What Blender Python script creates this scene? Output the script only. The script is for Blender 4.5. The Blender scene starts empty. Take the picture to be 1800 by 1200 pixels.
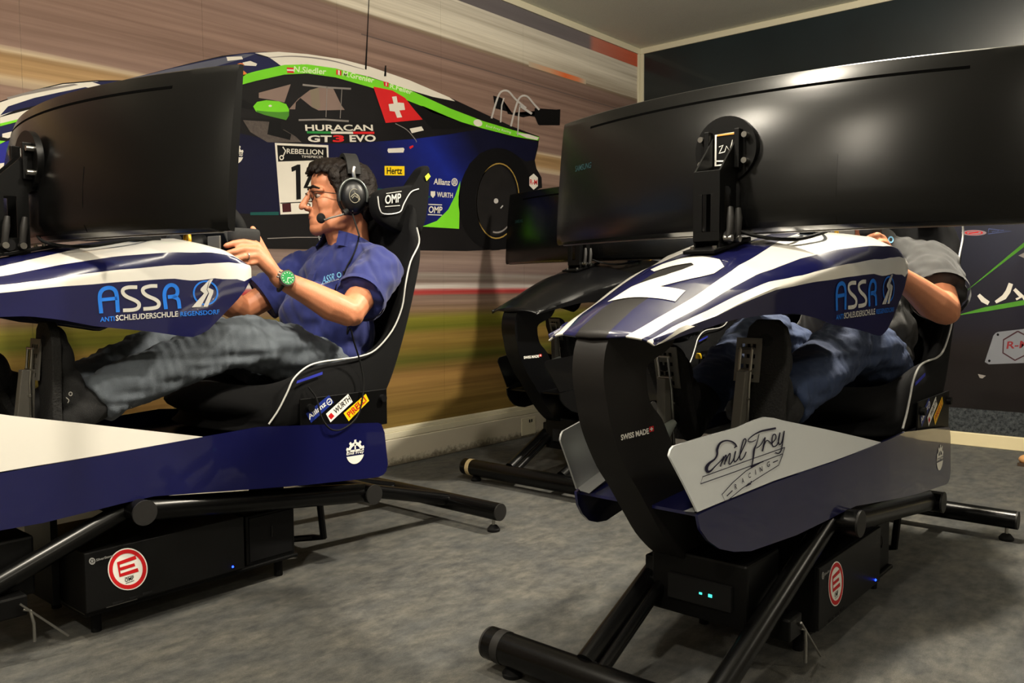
import bpy, bmesh, math, random
import numpy as np
from mathutils import Vector, Matrix
random.seed(7); rng = np.random.RandomState(5)
S = bpy.context.scene; COL = S.collection

# ---------------------------------------------------------------- camera
FPX, YAW, PITCH, ROLL, CAMH = 1468.158, 0.704625, -0.062548, -0.005697, 0.8
_F = np.array([math.cos(YAW)*math.cos(PITCH), math.sin(YAW)*math.cos(PITCH), math.sin(PITCH)])
_R0 = np.array([math.sin(YAW), -math.cos(YAW), 0.0]); _U0 = np.cross(_R0, _F)
_R = _R0*math.cos(ROLL)+_U0*math.sin(ROLL); _U = -_R0*math.sin(ROLL)+_U0*math.cos(ROLL)
cam = bpy.data.cameras.new('camera'); cam.sensor_width = 36.0; cam.lens = FPX/1800*36; cam.clip_start = .05
camo = bpy.data.objects.new('camera', cam); COL.objects.link(camo)
camo.matrix_world = Matrix(((_R[0], _U[0], -_F[0], 0), (_R[1], _U[1], -_F[1], 0), (_R[2], _U[2], -_F[2], CAMH), (0, 0, 0, 1)))
S.camera = camo
S.view_settings.view_transform = 'Standard'; S.view_settings.look = 'None'
S.view_settings.gamma = 1.0; S.view_settings.use_curve_mapping = False
S.view_settings.exposure = 0.0

# ---------------------------------------------------------------- world and ceiling lamps
W_ = bpy.data.worlds.new('world'); S.world = W_; W_.use_nodes = True
W_.node_tree.nodes['Background'].inputs[0].default_value = (0.02, 0.02, 0.022, 1)
W_.node_tree.nodes['Background'].inputs[1].default_value = 1.0
ROOM_X0, ROOM_X1, ROOM_Y0, ROOM_Y1, ROOM_H = -2.4, 4.6736, -2.6, 2.8914, 2.321
# (x, y, watts): unseen opal ceiling lamps; some behind the camera are added as fill
LAMPS = [(0.47, 1.42, 84), (1.27, 0.86, 76), (2.73, 0.84, 215), (0.8, -1.5, 30), (3.7, -1.6, 34), (-0.55, 0.3, 84), (-1.6, 1.0, 24)]
for lx, ly, lw in LAMPS:
    for kind, k in (('SPOT', 1.15), ('POINT', .40)):        # most of the light leaves the dome downwards
        ld = bpy.data.lights.new('ceiling_lamp_light', kind); ld.energy = lw*k; ld.color = (1.0, .91, .76); ld.shadow_soft_size = .06
        if kind == 'SPOT': ld.spot_size = math.radians(150); ld.spot_blend = .8
        lo = bpy.data.objects.new('ceiling_lamp_light', ld); lo.location = (lx, ly, ROOM_H-.11); COL.objects.link(lo)

# ---------------------------------------------------------------- materials
def lin(c):
    return tuple(((v/255.0)/12.92 if v/255.0 <= .04045 else ((v/255.0+.055)/1.055)**2.4) for v in c)
_MATS = {}
def mat(name, rgb=(128, 128, 128), rough=.5, metal=0.0, coat=0.0, spec=.5, bump=0.0, bscale=200.0, var=0.0, vscale=20.0,
        emit=None, estr=1.0, alpha=1.0, sheen=0.0, trans=0.0):
    if name in _MATS: return _MATS[name]
    m = bpy.data.materials.new(name); m.use_nodes = True; nt = m.node_tree; b = nt.nodes['Principled BSDF']
    c = lin(rgb)
    if name.startswith('printed') and spec == .5: spec = .12
    b.inputs['Base Color'].default_value = (*c, 1); b.inputs['Roughness'].default_value = rough; b.inputs['Metallic'].default_value = metal
    b.inputs['Coat Weight'].default_value = coat; b.inputs['Coat Roughness'].default_value = .04
    b.inputs['Specular IOR Level'].default_value = spec
    if sheen: b.inputs['Sheen Weight'].default_value = sheen
    if trans: b.inputs['Transmission Weight'].default_value = trans
    if alpha < 1: b.inputs['Alpha'].default_value = alpha
    if emit:
        b.inputs['Emission Color'].default_value = (*lin(emit), 1); b.inputs['Emission Strength'].default_value = estr
    if bump or var:
        tc = nt.nodes.new('ShaderNodeTexCoord')
        if bump:
            n = nt.nodes.new('ShaderNodeTexNoise'); n.inputs['Scale'].default_value = bscale; n.inputs['Detail'].default_value = 4
            bp = nt.nodes.new('ShaderNodeBump'); bp.inputs['Strength'].default_value = bump; bp.inputs['Distance'].default_value = .004
            nt.links.new(tc.outputs['Object'], n.inputs['Vector']); nt.links.new(n.outputs['Fac'], bp.inputs['Height'])
            nt.links.new(bp.outputs['Normal'], b.inputs['Normal'])
        if var:
            n = nt.nodes.new('ShaderNodeTexNoise'); n.inputs['Scale'].default_value = vscale; n.inputs['Detail'].default_value = 5
            mx = nt.nodes.new('ShaderNodeMix'); mx.data_type = 'RGBA'
            mx.inputs['A'].default_value = (*[v*(1-var) for v in c], 1); mx.inputs['B'].default_value = (*[min(1, v*(1+var)) for v in c], 1)
            nt.links.new(tc.outputs['Object'], n.inputs['Vector']); nt.links.new(n.outputs['Fac'], mx.inputs['Factor'])
            nt.links.new(mx.outputs['Result'], b.inputs['Base Color'])
    _MATS[name] = m; return m

# ---------------------------------------------------------------- helpers
def put(me, name, material=None, parent=None, loc=None, smooth=False, autos=None):
    o = bpy.data.objects.new(name, me); COL.objects.link(o)
    if material is not None:
        for mm in (material if isinstance(material, (list, tuple)) else [material]): me.materials.append(mm)
    if smooth and len(me.polygons): me.polygons.foreach_set('use_smooth', [True]*len(me.polygons))
    if autos is not None and len(me.polygons):
        me.polygons.foreach_set('use_smooth', [True]*len(me.polygons)); me.set_sharp_from_angle(angle=math.radians(autos))
    if parent is not None: o.parent = parent
    if loc is not None: o.location = loc
    return o
def tag(o, label=None, cat=None, group=None, kind=None):
    for k, v in (('label', label), ('category', cat), ('group', group), ('kind', kind)):
        if v: o[k] = v
    return o
def empty(name, loc, rz=0.0):
    o = bpy.data.objects.new(name, None); COL.objects.link(o); o.location = loc; o.rotation_euler = (0, 0, rz); o.empty_display_size = .1
    return o

class MB:
    """collects vertices and faces of one mesh"""
    def __init__(s): s.v = []; s.f = []; s.m = []
    def add(s, v, f, mi=0):
        k = len(s.v); s.v += [tuple(float(c) for c in q) for q in v]; s.f += [tuple(i+k for i in q) for q in f]; s.m += [mi]*len(f); return s
    def box(s, lo, hi, mi=0):
        (x0, y0, z0), (x1, y1, z1) = lo, hi
        return s.add([(x0, y0, z0), (x1, y0, z0), (x1, y1, z0), (x0, y1, z0), (x0, y0, z1), (x1, y0, z1), (x1, y1, z1), (x0, y1, z1)],
                     [(0, 3, 2, 1), (4, 5, 6, 7), (0, 1, 5, 4), (1, 2, 6, 5), (2, 3, 7, 6), (3, 0, 4, 7)], mi)
    def tube(s, pts, r, n=12, cap=True, mi=0, closed=False):
        P = [np.array(q, float) for q in pts]; k = len(P); rr = r if hasattr(r, '__len__') else [r]*k
        up = None; V = []; Fc = []
        for i in range(k):
            a = P[(i-1) % k] if (i > 0 or closed) else P[i]; b = P[(i+1) % k] if (i < k-1 or closed) else P[i]
            t = b-a; t = t/(np.linalg.norm(t)+1e-12)
            if up is None:
                up = np.array([0, 0, 1.]) if abs(t[2]) < .9 else np.array([1., 0, 0])
            u = up-t*np.dot(up, t); u /= (np.linalg.norm(u)+1e-12); w = np.cross(t, u); up = u
            for j in range(n):
                an = 2*math.pi*j/n; V.append(P[i]+rr[i]*(u*math.cos(an)+w*math.sin(an)))
        for i in range(k if closed else k-1):
            for j in range(n):
                Fc.append((i*n+j, i*n+(j+1) % n, ((i+1) % k)*n+(j+1) % n, ((i+1) % k)*n+j))
        if cap and not closed:
            Fc.append(tuple(range(n-1, -1, -1))); Fc.append(tuple((k-1)*n+j for j in range(n)))
        return s.add(V, Fc, mi)
    def prism(s, poly, d, mi=0):
        """closed 3-D polygon swept along vector d"""
        n = len(poly); d = np.array(d, float); A = [np.array(q, float) for q in poly]
        return s.add(A+[q+d for q in A], [tuple(range(n-1, -1, -1)), tuple(range(n, 2*n))]+[(i, (i+1) % n, n+(i+1) % n, n+i) for i in range(n)], mi)
    def loft(s, rings, closed=True, caps=True, mi=0):
        n = len(rings[0]); V = [q for r in rings for q in r]; Fc = []
        for i in range(len(rings)-1):
            for j in range(n if closed else n-1):
                Fc.append((i*n+j, i*n+(j+1) % n, (i+1)*n+(j+1) % n, (i+1)*n+j))
        if caps and closed:
            Fc.append(tuple(range(n-1, -1, -1))); Fc.append(tuple((len(rings)-1)*n+j for j in range(n)))
        return s.add(V, Fc, mi)
    def sphere(s, c, r, nu=14, nv=9, rot=None, mi=0):
        r = np.array(r if hasattr(r, '__len__') else [r]*3, float); c = np.array(c, float); V = []; Fc = []
        for i in range(nv+1):
            th = math.pi*i/nv
            for j in range(nu):
                ph = 2*math.pi*j/nu; q = r*np.array([math.sin(th)*math.cos(ph), math.sin(th)*math.sin(ph), math.cos(th)])
                if rot is not None: q = rot @ q
                V.append(c+q)
        for i in range(nv):
            for j in range(nu):
                a, b, c2, d = i*nu+j, i*nu+(j+1) % nu, (i+1)*nu+(j+1) % nu, (i+1)*nu+j
                Fc.append((a, d, c2, b))
        return s.add(V, Fc, mi)
    def mesh(s, name, weld=False, bevel=0.0, seg=2):
        me = bpy.data.meshes.new(name); me.from_pydata(s.v, [], s.f)
        if any(s.m): me.polygons.foreach_set('material_index', s.m)
        me.update()
        bm = bmesh.new(); bm.from_mesh(me)
        bmesh.ops.remove_doubles(bm, verts=bm.verts, dist=1e-5 if not weld else 1e-4)
        bmesh.ops.recalc_face_normals(bm, faces=bm.faces)
        if bevel:
            ed = [e for e in bm.edges if len(e.link_faces) == 2 and e.calc_face_angle(0) > .5]
            bmesh.ops.bevel(bm, geom=ed, offset=bevel, segments=seg, profile=.5, affect='EDGES', clamp_overlap=True)
        bm.to_mesh(me); bm.free(); return me
    def build(s, name, material, parent=None, loc=None, smooth=False, autos=None, bevel=0.0):
        return put(s.mesh(name, bevel=bevel), name, material, parent, loc, smooth, autos)

# photo pixel -> viewing ray (world); used to find where a mark lies on the surface that carries it
def ray(px, py): return _F+_R*(px-900)/FPX-_U*(py-600)/FPX
CAMP = np.array([0, 0, CAMH])
def on_plane(px, py, axis, val):
    d = ray(px, py); t = (val-CAMP[axis])/d[axis]; return CAMP+t*d
def tri_poly(pts2):
    """triangulate a 2-D polygon; returns list of index triples"""
    from mathutils.geometry import tessellate_polygon
    return [tuple(t) for t in tessellate_polygon([[Vector((q[0], q[1], 0)) for q in pts2]])]
def ribbon(pts, w):
    """thick polyline in 2-D -> (verts, quads); w may be a list"""
    P = [np.array(q, float) for q in pts]; k = len(P); ww = w if hasattr(w, '__len__') else [w]*k; V = []
    for i in range(k):
        a = P[max(0, i-1)]; b = P[min(k-1, i+1)]; t = b-a; t /= (np.linalg.norm(t)+1e-9); n = np.array([-t[1], t[0]])
        V += [P[i]+n*ww[i]/2, P[i]-n*ww[i]/2]
    return V, [(2*i, 2*i+1, 2*i+3, 2*i+2) for i in range(k-1)]
def smoothline(pts, k=6):
    """Catmull-Rom through 2-D / 3-D points"""
    P = [np.array(q, float) for q in pts]; P = [2*P[0]-P[1]]+P+[2*P[-1]-P[-2]]; out = []
    for i in range(1, len(P)-2):
        for j in range(k):
            t = j/k; a, b, c, d = P[i-1], P[i], P[i+1], P[i+2]
            out.append(.5*((2*b)+(-a+c)*t+(2*a-5*b+4*c-d)*t*t+(-a+3*b-3*c+d)*t**3))
    out.append(P[-2]); return out
_TXT = {}
def text_geo(s, bold=0.0):
    k = (s, bold)
    if k in _TXT: return _TXT[k]
    cu = bpy.data.curves.new('txt', 'FONT'); cu.body = s; cu.resolution_u = 3; cu.offset = bold
    o = bpy.data.objects.new('txt', cu); COL.objects.link(o)
    dg = bpy.context.evaluated_depsgraph_get(); me = bpy.data.meshes.new_from_object(o.evaluated_get(dg))
    V = np.array([v.co[:2] for v in me.vertices]); Fc = [tuple(p.vertices) for p in me.polygons]
    bpy.data.objects.remove(o); bpy.data.curves.remove(cu); bpy.data.meshes.remove(me)
    lo = V.min(0); hi = V.max(0); V = (V-lo)/(hi-lo); _TXT[k] = (V, Fc); return _TXT[k]
class Decal:
    """flat print: shapes given in photo pixels, laid on a surface by proj(px, py) -> 3-D point"""
    def __init__(s, proj): s.p = proj; s.mb = MB()
    def poly(s, pts, mi=0, sub=0):
        if sub:
            bm = bmesh.new(); vs = [bm.verts.new((q[0], q[1], 0)) for q in pts]; bm.faces.new(vs)
            bmesh.ops.triangulate(bm, faces=bm.faces)
            for _ in range(sub): bmesh.ops.subdivide_edges(bm, edges=bm.edges, cuts=1, use_grid_fill=True)
            bmesh.ops.triangulate(bm, faces=bm.faces); bm.verts.index_update()
            s.mb.add([s.p(v.co.x, v.co.y) for v in bm.verts], [tuple(v.index for v in f.verts) for f in bm.faces], mi); bm.free(); return s
        s.mb.add([s.p(*q) for q in pts], tri_poly(pts), mi); return s
    def line(s, pts, w, mi=0, smooth=0):
        if smooth:
            if hasattr(w, '__len__'): w = [float(q[0]) for q in smoothline([(a, 0) for a in w], smooth)]
            pts = smoothline(pts, smooth)
        V, Fc = ribbon(pts, w); s.mb.add([s.p(*q) for q in V], Fc, mi); return s
    def ell(s, c, rx, ry, rot=0.0, n=36, mi=0, a0=0, a1=360, inner=None, sub=0):
        cr, sr = math.cos(math.radians(rot)), math.sin(math.radians(rot))
        def pt(an, k): 
            x, y = rx*k*math.cos(an), ry*k*math.sin(an); return (c[0]+x*cr-y*sr, c[1]+x*sr+y*cr)
        A = [math.radians(a0+(a1-a0)*i/n) for i in range(n+1)]
        if inner is None:
            pts = [pt(a, 1) for a in (A[:-1] if a1-a0 == 360 else A)]
            s.mb.add([s.p(*q) for q in pts]+[s.p(*c)], [(i, (i+1) % len(pts), len(pts)) for i in range(len(pts))], mi) if a1-a0 == 360 else s.poly(pts, mi)
        else:
            V = [s.p(*pt(a, k)) for a in A for k in (1, inner)]; s.mb.add(V, [(2*i, 2*i+1, 2*i+3, 2*i+2) for i in range(n)], mi)
        return s
    def text(s, t, p0, p1, p2, mi=0, bold=0.0):
        """p0 lower left, p1 lower right, p2 upper left, in pixels"""
        V, Fc = text_geo(t, bold); p0, p1, p2 = (np.array(q, float) for q in (p0, p1, p2))
        s.mb.add([s.p(*(p0+u*(p1-p0)+v*(p2-p0))) for u, v in V], Fc, mi); return s
    def build(s, name, material, parent=None, loc=None):
        me = bpy.data.meshes.new(name); me.from_pydata(s.mb.v, [], s.mb.f)
        if any(s.mb.m): me.polygons.foreach_set('material_index', s.mb.m)
        me.update(); return put(me, name, material, parent, loc)

# common materials
M_BLUE = mat('navy gloss paint', (12, 14, 62), .3, 0, 1.0)
M_WHITE = mat('white gloss paint', (226, 222, 212), .3, 0, .8)
M_BLACKGLOSS = mat('black satin paint', (5, 5, 6), .33, 0, .12, spec=.3)
M_TUBE = mat('black lacquered tube', (5, 5, 5), .27, 0, 0, spec=.3)
M_BLACK = mat('black powder coat', (5, 5, 5), .4, 0, 0, spec=.2, bump=.04, bscale=600)
M_DARK = mat('dark plastic', (6, 6, 7), .5, spec=.25)
M_RUB = mat('black rubber', (7, 7, 7), .8, spec=.25)
M_STEEL = mat('steel', (170, 168, 162), .3, 1.0)
M_DULL = mat('dull aluminium', (118, 115, 108), .45, .35, bump=.05, bscale=300)
M_FAB = mat('black seat fabric', (7, 7, 8), .95, spec=.2, bump=.25, bscale=900)
M_PIPE = mat('reflective grey piping', (190, 190, 186), .4)
M_PRINTW = mat('white print', (232, 230, 222), .45)
M_PRINTK = mat('black print', (14, 14, 16), .45)
M_RED = mat('red print', (190, 18, 24), .45)
M_YEL = mat('yellow print', (245, 200, 10), .45)
M_NAVYP = mat('navy print', (20, 40, 120), .45)

# ================================================================ the room
def noise_mix(nt, coord, scale, c1, c2, detail=6, rough=.6, lo=.35, hi=.65, stretch=(1, 1, 1)):
    mp = nt.nodes.new('ShaderNodeMapping'); mp.inputs['Scale'].default_value = stretch
    n = nt.nodes.new('ShaderNodeTexNoise'); n.inputs['Scale'].default_value = scale; n.inputs['Detail'].default_value = detail; n.inputs['Roughness'].default_value = rough
    r = nt.nodes.new('ShaderNodeValToRGB'); r.color_ramp.elements[0].position = lo; r.color_ramp.elements[1].position = hi
    r.color_ramp.elements[0].color = (*lin(c1), 1); r.color_ramp.elements[1].color = (*lin(c2), 1)
    nt.links.new(coord, mp.inputs['Vector']); nt.links.new(mp.outputs['Vector'], n.inputs['Vector']); nt.links.new(n.outputs['Fac'], r.inputs['Fac'])
    return r.outputs['Color'], n.outputs['Fac']
def mul(nt, a, b, fac=1.0, mode='MULTIPLY'):
    mx = nt.nodes.new('ShaderNodeMix'); mx.data_type = 'RGBA'; mx.blend_type = mode; mx.inputs['Factor'].default_value = fac
    nt.links.new(a, mx.inputs['A']); nt.links.new(b, mx.inputs['B']); return mx.outputs['Result']

# mottled grey carpet
M_FLOOR = mat('mottled grey carpet', (74, 74, 70), .95, sheen=.05); nt = M_FLOOR.node_tree; tc = nt.nodes.new('ShaderNodeTexCoord')
ca, _ = noise_mix(nt, tc.outputs['Object'], 5.5, (76, 78, 78), (99, 97, 90), 8, .66, .36, .66, (1, 1.5, 1))
cb, _ = noise_mix(nt, tc.outputs['Object'], 16, (150, 153, 156), (255, 252, 246), 8, .7, .34, .64, (1, 1.5, 1))
cc, fn = noise_mix(nt, tc.outputs['Object'], 420, (150, 150, 150), (255, 255, 255), 3, .7, .25, .7)
bs = nt.nodes['Principled BSDF']; nt.links.new(mul(nt, mul(nt, ca, cb), cc, .8), bs.inputs['Base Color'])
bp = nt.nodes.new('ShaderNodeBump'); bp.inputs['Strength'].default_value = .5; bp.inputs['Distance'].default_value = .003
nt.links.new(fn, bp.inputs['Height']); nt.links.new(bp.outputs['Normal'], bs.inputs['Normal'])
M_CEIL = mat('stippled ceiling board', (226, 226, 212), .95, bump=.6, bscale=180, var=.06, vscale=120)
M_WALL = mat('painted wall', (150, 146, 136), .85, bump=.1, bscale=150)
M_TRIM = mat('cream trim', (205, 198, 172), .5)
def structure(o): return tag(o, kind='structure')
X0, X1, Y0, Y1, HH = ROOM_X0, ROOM_X1, ROOM_Y0, ROOM_Y1, ROOM_H
structure(MB().box((X0-.1, Y0-.1, -.08), (X1+.1, Y1+.1, 0)).build('floor', M_FLOOR))
structure(MB().box((X0-.1, Y0-.1, HH), (X1+.1, Y1+.1, HH+.08)).build('ceiling', M_CEIL))
structure(MB().box((X0-.1, Y1, 0), (X1+.1, Y1+.1, HH)).build('wall_back', M_WALL))
structure(MB().box((X1, Y0-.1, 0), (X1+.1, Y1, HH)).build('wall_right', M_WALL))
structure(MB().box((X0-.1, Y0-.1, 0), (X0, Y1, HH)).build('wall_left', M_WALL))
structure(MB().box((X0, Y0-.1, 0), (X1, Y0, HH)).build('wall_front', M_WALL))
ZCM = 2.2847
structure(MB().box((X0, Y1-.012, ZCM), (X1, Y1, HH)).build('trim_1', M_TRIM, bevel=.002))
structure(MB().box((X1-.012, Y0, ZCM), (X1, Y1-.012, HH)).build('trim_2', M_TRIM, bevel=.002))
structure(MB().box((X1-.03, Y1-.012, .1686), (X1-.0, Y1, ZCM)).build('trim_3', M_TRIM, bevel=.002))
structure(MB().box((X1-.012, Y1-.035, .1), (X1, Y1-.0125, ZCM)).build('trim_4', M_TRIM, bevel=.002))
# skirting: a tall cable duct along the mural wall, a low board on the other
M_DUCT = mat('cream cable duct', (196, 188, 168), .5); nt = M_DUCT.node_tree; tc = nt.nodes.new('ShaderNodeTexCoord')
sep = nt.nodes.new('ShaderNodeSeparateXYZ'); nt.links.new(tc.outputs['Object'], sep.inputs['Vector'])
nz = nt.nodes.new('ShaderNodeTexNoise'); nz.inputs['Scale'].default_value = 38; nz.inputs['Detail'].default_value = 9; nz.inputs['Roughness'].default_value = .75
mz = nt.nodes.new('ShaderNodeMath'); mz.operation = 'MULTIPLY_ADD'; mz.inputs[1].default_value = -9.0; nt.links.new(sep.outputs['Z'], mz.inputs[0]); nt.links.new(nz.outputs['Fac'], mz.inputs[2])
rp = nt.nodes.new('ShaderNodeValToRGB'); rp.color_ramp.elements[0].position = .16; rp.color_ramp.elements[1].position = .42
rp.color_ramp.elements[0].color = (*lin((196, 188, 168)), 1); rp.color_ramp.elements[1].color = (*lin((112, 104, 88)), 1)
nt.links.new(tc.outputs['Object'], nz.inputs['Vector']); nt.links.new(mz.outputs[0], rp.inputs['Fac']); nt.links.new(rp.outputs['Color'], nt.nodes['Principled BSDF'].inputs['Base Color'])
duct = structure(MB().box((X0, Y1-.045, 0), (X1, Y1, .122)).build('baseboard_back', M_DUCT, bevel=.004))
lid = MB().box((X0, Y1-.041, .1235), (X1, Y1, .152)).box((X0, Y1-.033, .152), (X1, Y1, .1686)).build('duct_lid', M_TRIM, duct, bevel=.002)
sock = MB().box((3.42, Y1-.049, .012), (3.54, Y1-.045, .105)).build('duct_end_plate', M_TRIM, duct, bevel=.0015)
MB().box((3.482, Y1-.0515, .078), (3.490, Y1-.049, .094)).box((3.500, Y1-.0515, .078), (3.508, Y1-.049, .094)).build('socket_slot', M_RUB, sock)
structure(MB().box((X1-.016, Y0, 0), (X1, Y1-.045, .0665)).build('baseboard_right', mat('cream skirting', (214, 200, 160), .45), bevel=.003))
structure(MB().box((X0, Y0, 0), (X0+.014, Y1-.045, .07)).build('baseboard_left', M_TRIM, bevel=.003))
structure(MB().box((X0+.014, Y0, 0), (X1-.016, Y0+.014, .07)).build('baseboard_front', M_TRIM, bevel=.003))
# opal ceiling lamps (all out of view, some added only as fill light)
M_LENS = mat('lit opal glass', (255, 240, 214), .4, emit=(255, 226, 176), estr=8)
for lx, ly, lw in LAMPS:
    t = empty('ceiling_lamp', (lx, ly, HH))
    tag(t, 'unseen small round opal ceiling lamp with a cream collar, some of the set added as fill', 'lamp', 'opal ceiling lamps')
    ring = []
    for r, z in ((.06, 0), (.06, -.02), (.052, -.022), (.05, -.012)): ring.append([(r*math.cos(a), r*math.sin(a), z) for a in np.linspace(0, 2*math.pi, 25)[:-1]])
    MB().loft(ring, True, False).build('collar', M_TRIM, t, autos=40)
    ring = [[(r*math.cos(a), r*math.sin(a), z) for a in np.linspace(0, 2*math.pi, 25)[:-1]] for r, z in ((.05, -.012), (.048, -.025), (.036, -.036), (.012, -.041))]
    MB().loft(ring).build('opal_dome', M_LENS, t, autos=60)

# ================================================================ mural on the back wall (flat print)
M_MURAL = mat('motion blurred track print', (120, 105, 98), .62); nt = M_MURAL.node_tree; bs = nt.nodes['Principled BSDF']
tc = nt.nodes.new('ShaderNodeTexCoord')
mp = nt.nodes.new('ShaderNodeMapping'); mp.inputs['Scale'].default_value = (.22, 1, 9.0); mp.inputs['Rotation'].default_value = (0, math.radians(-.6), 0)
n1 = nt.nodes.new('ShaderNodeTexNoise'); n1.inputs['Scale'].default_value = 3.2; n1.inputs['Detail'].default_value = 7; n1.inputs['Roughness'].default_value = .62
nt.links.new(tc.outputs['Object'], mp.inputs['Vector']); nt.links.new(mp.outputs['Vector'], n1.inputs['Vector'])
sep = nt.nodes.new('ShaderNodeSeparateXYZ'); nt.links.new(tc.outputs['Object'], sep.inputs['Vector'])
ma = nt.nodes.new('ShaderNodeMath'); ma.operation = 'MULTIPLY_ADD'; ma.inputs[1].default_value = .012; nt.links.new(n1.outputs['Fac'], ma.inputs[0])
mb_ = nt.nodes.new('ShaderNodeMath'); mb_.operation = 'MULTIPLY'; mb_.inputs[1].default_value = 1/2.4; nt.links.new(sep.outputs['Z'], mb_.inputs[0]); nt.links.new(mb_.outputs[0], ma.inputs[2])
rp = nt.nodes.new('ShaderNodeValToRGB'); cr = rp.color_ramp
stops = [(.00, (96, 84, 40)), (.25, (124, 100, 50)), (.40, (136, 104, 58)), (.47, (82, 84, 30)), (.53, (112, 92, 40)), (.585, (130, 106, 52)), (.62, (86, 88, 24)), (.665, (116, 112, 38)), (.70, (128, 104, 78)),
         (.735, (134, 112, 98)), (.775, (126, 106, 96)), (.785, (170, 60, 58)), (.80, (165, 40, 44)), (.806, (196, 188, 182)), (.825, (205, 200, 196)), (.832, (126, 108, 100)), (.87, (150, 142, 136)), (.885, (122, 104, 98)), (.96, (132, 114, 106)),
         (1.10, (126, 108, 100)), (1.30, (142,117,106)), (1.44, (146,120,107)), (1.452, (206, 188, 160)), (1.475, (178, 146, 104)), (1.53, (172, 140, 98)), (1.545, (222, 204, 176)), (1.56, (138,113,102)),
         (1.75, (142,116,104)), (1.985, (132,109,100)), (2.0, (126, 108, 88)), (2.012, (214, 206, 188)), (2.19, (210, 204, 190))]
while len(cr.elements) < len(stops): cr.elements.new(.5)
for e, (z, c) in zip(cr.elements, stops): e.position = z/2.4+.006; e.color = (*lin(c), 1)
nt.links.new(ma.outputs[0], rp.inputs['Fac'])
st, _ = noise_mix(nt, tc.outputs['Object'], 2.6, (168, 160, 152), (255, 255, 255), 8, .6, .3, .68, (.2, 1, 11))
nt.links.new(mul(nt, rp.outputs['Color'], st, .85), bs.inputs['Base Color']); bs.inputs['Specular IOR Level'].default_value = .15

YW = Y1-.0015
mural = empty('photo_mural', (1.1, Y1, .17))
tag(mural, 'wall-filling photo mural of a blue, white and green race car speeding past', 'mural')
ML = (-1.1, -Y1, -.17)
seams = [X0]+[1.038+.6165*k for k in range(-5, 6)]+[X1-.03]
for a, b in zip(seams[:-1], seams[1:]):
    MB().box((a+.0004, YW, .1686), (b-.0004, Y1-.0001, ZCM)).build('wallpaper_strip', M_MURAL, mural, ML)
def layer(k):
    y = YW-.0004-.0004*k
    return lambda px, py: on_plane(px, py, 1, y)
def mdec(k): return Decal(layer(k))
def mrect(k, x0, x1, z0, z1, m, name):
    y = YW-.0004-.0004*k; return MB().add([(x0, y, z0), (x1, y, z0), (x1, y, z1), (x0, y, z1)], [(0, 1, 2, 3)]).build(name, m, mural, ML)
def grad_mat(name, axis_vec, p0, p1, cols, rough=.62, streak=.25, sc=(.4, 1, 8)):
    """printed colour run between two world points along the wall"""
    m = mat(name, cols[0][1], rough); nt = m.node_tree; b = nt.nodes['Principled BSDF']; tc = nt.nodes.new('ShaderNodeTexCoord')
    d = nt.nodes.new('ShaderNodeVectorMath'); d.operation = 'DOT_PRODUCT'; nt.links.new(tc.outputs['Object'], d.inputs[0]); d.inputs[1].default_value = axis_vec
    mr = nt.nodes.new('ShaderNodeMapRange'); mr.inputs['From Min'].default_value = p0; mr.inputs['From Max'].default_value = p1; nt.links.new(d.outputs['Value'], mr.inputs['Value'])
    r = nt.nodes.new('ShaderNodeValToRGB')
    while len(r.color_ramp.elements) < len(cols): r.color_ramp.elements.new(.5)
    for e, (q, c) in zip(r.color_ramp.elements, cols): e.position = q; e.color = (*lin(c), 1)
    nt.links.new(mr.outputs['Result'], r.inputs['Fac'])
    s, _ = noise_mix(nt, tc.outputs['Object'], 3, (150, 150, 150), (255, 255, 255), 6, .6, .3, .7, sc)
    nt.links.new(mul(nt, r.outputs['Color'], s, streak), b.inputs['Base Color']); return m
P_GREYTOP = grad_mat('printed grey to red strip', (1, 0, 0), 2.2, 4.65, [(0, (96, 90, 92)), (.66, (104, 98, 100)), (.78, (112, 104, 106)), (.80, (176, 112, 96)), (1, (190, 88, 60))])
mrect(0, X0, X1-.03, 2.205, ZCM, P_GREYTOP, 'top_strip_print')
P_OR = grad_mat('printed orange smear', (1, 0, 0), 3.55, 4.08, [(0, (176, 160, 138)), (.35, (196, 150, 116)), (.62, (214, 104, 54)), (.85, (206, 128, 88)), (1, (184, 172, 150))], streak=.1)
mrect(1, 3.55, 4.08, 1.995, 2.022, P_OR, 'orange_smear_print')
P_LINE = mat('printed dark track line', (92, 78, 74), .62)
mrect(0, 2.4, X1-.03, 1.905, 1.911, P_LINE, 'track_line_print')

# --- the printed car
P_CHAR = mat('printed charcoal', (17, 15, 16), .6, var=.25, vscale=6)
P_BLK = mat('printed black', (8, 7, 8), .6, var=.2, vscale=10)
P_BLU = grad_mat('printed blue bodywork', (.75, 0, .66), 1.9, 3.35, [(0, (14, 13, 34)), (.35, (14, 15, 46)), (.62, (16, 19, 66)), (.82, (20, 34, 128)), (.9, (15, 22, 84)), (1, (10, 11, 36))], streak=.3, sc=(2, 1, 5))
P_GRN = mat('printed green', (112, 200, 40), .6, var=.08, vscale=8)
P_GRN2 = mat('printed dark green', (70, 128, 40), .6, var=.15, vscale=8)
P_WHT = mat('printed white', (214, 208, 196), .6, var=.05, vscale=9)
P_GRY = mat('printed grey', (128, 122, 118), .6, var=.15, vscale=12)
P_WIN = mat('printed window', (22, 20, 21), .6, var=.3, vscale=9)
P_BRN = mat('printed view through window', (128, 108, 100), .6, var=.12, vscale=10)
P_RED = mat('printed red', (200, 34, 36), .6)
P_YEL = mat('printed yellow', (236, 200, 24), .6)
P_TEAL = mat('printed teal', (18, 70, 66), .6)
P_SIL = mat('printed silver', (176, 172, 168), .6, var=.2, vscale=30)
P_DBL = mat('printed dark blue', (28, 30, 66), .6, var=.2, vscale=8)
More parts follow.
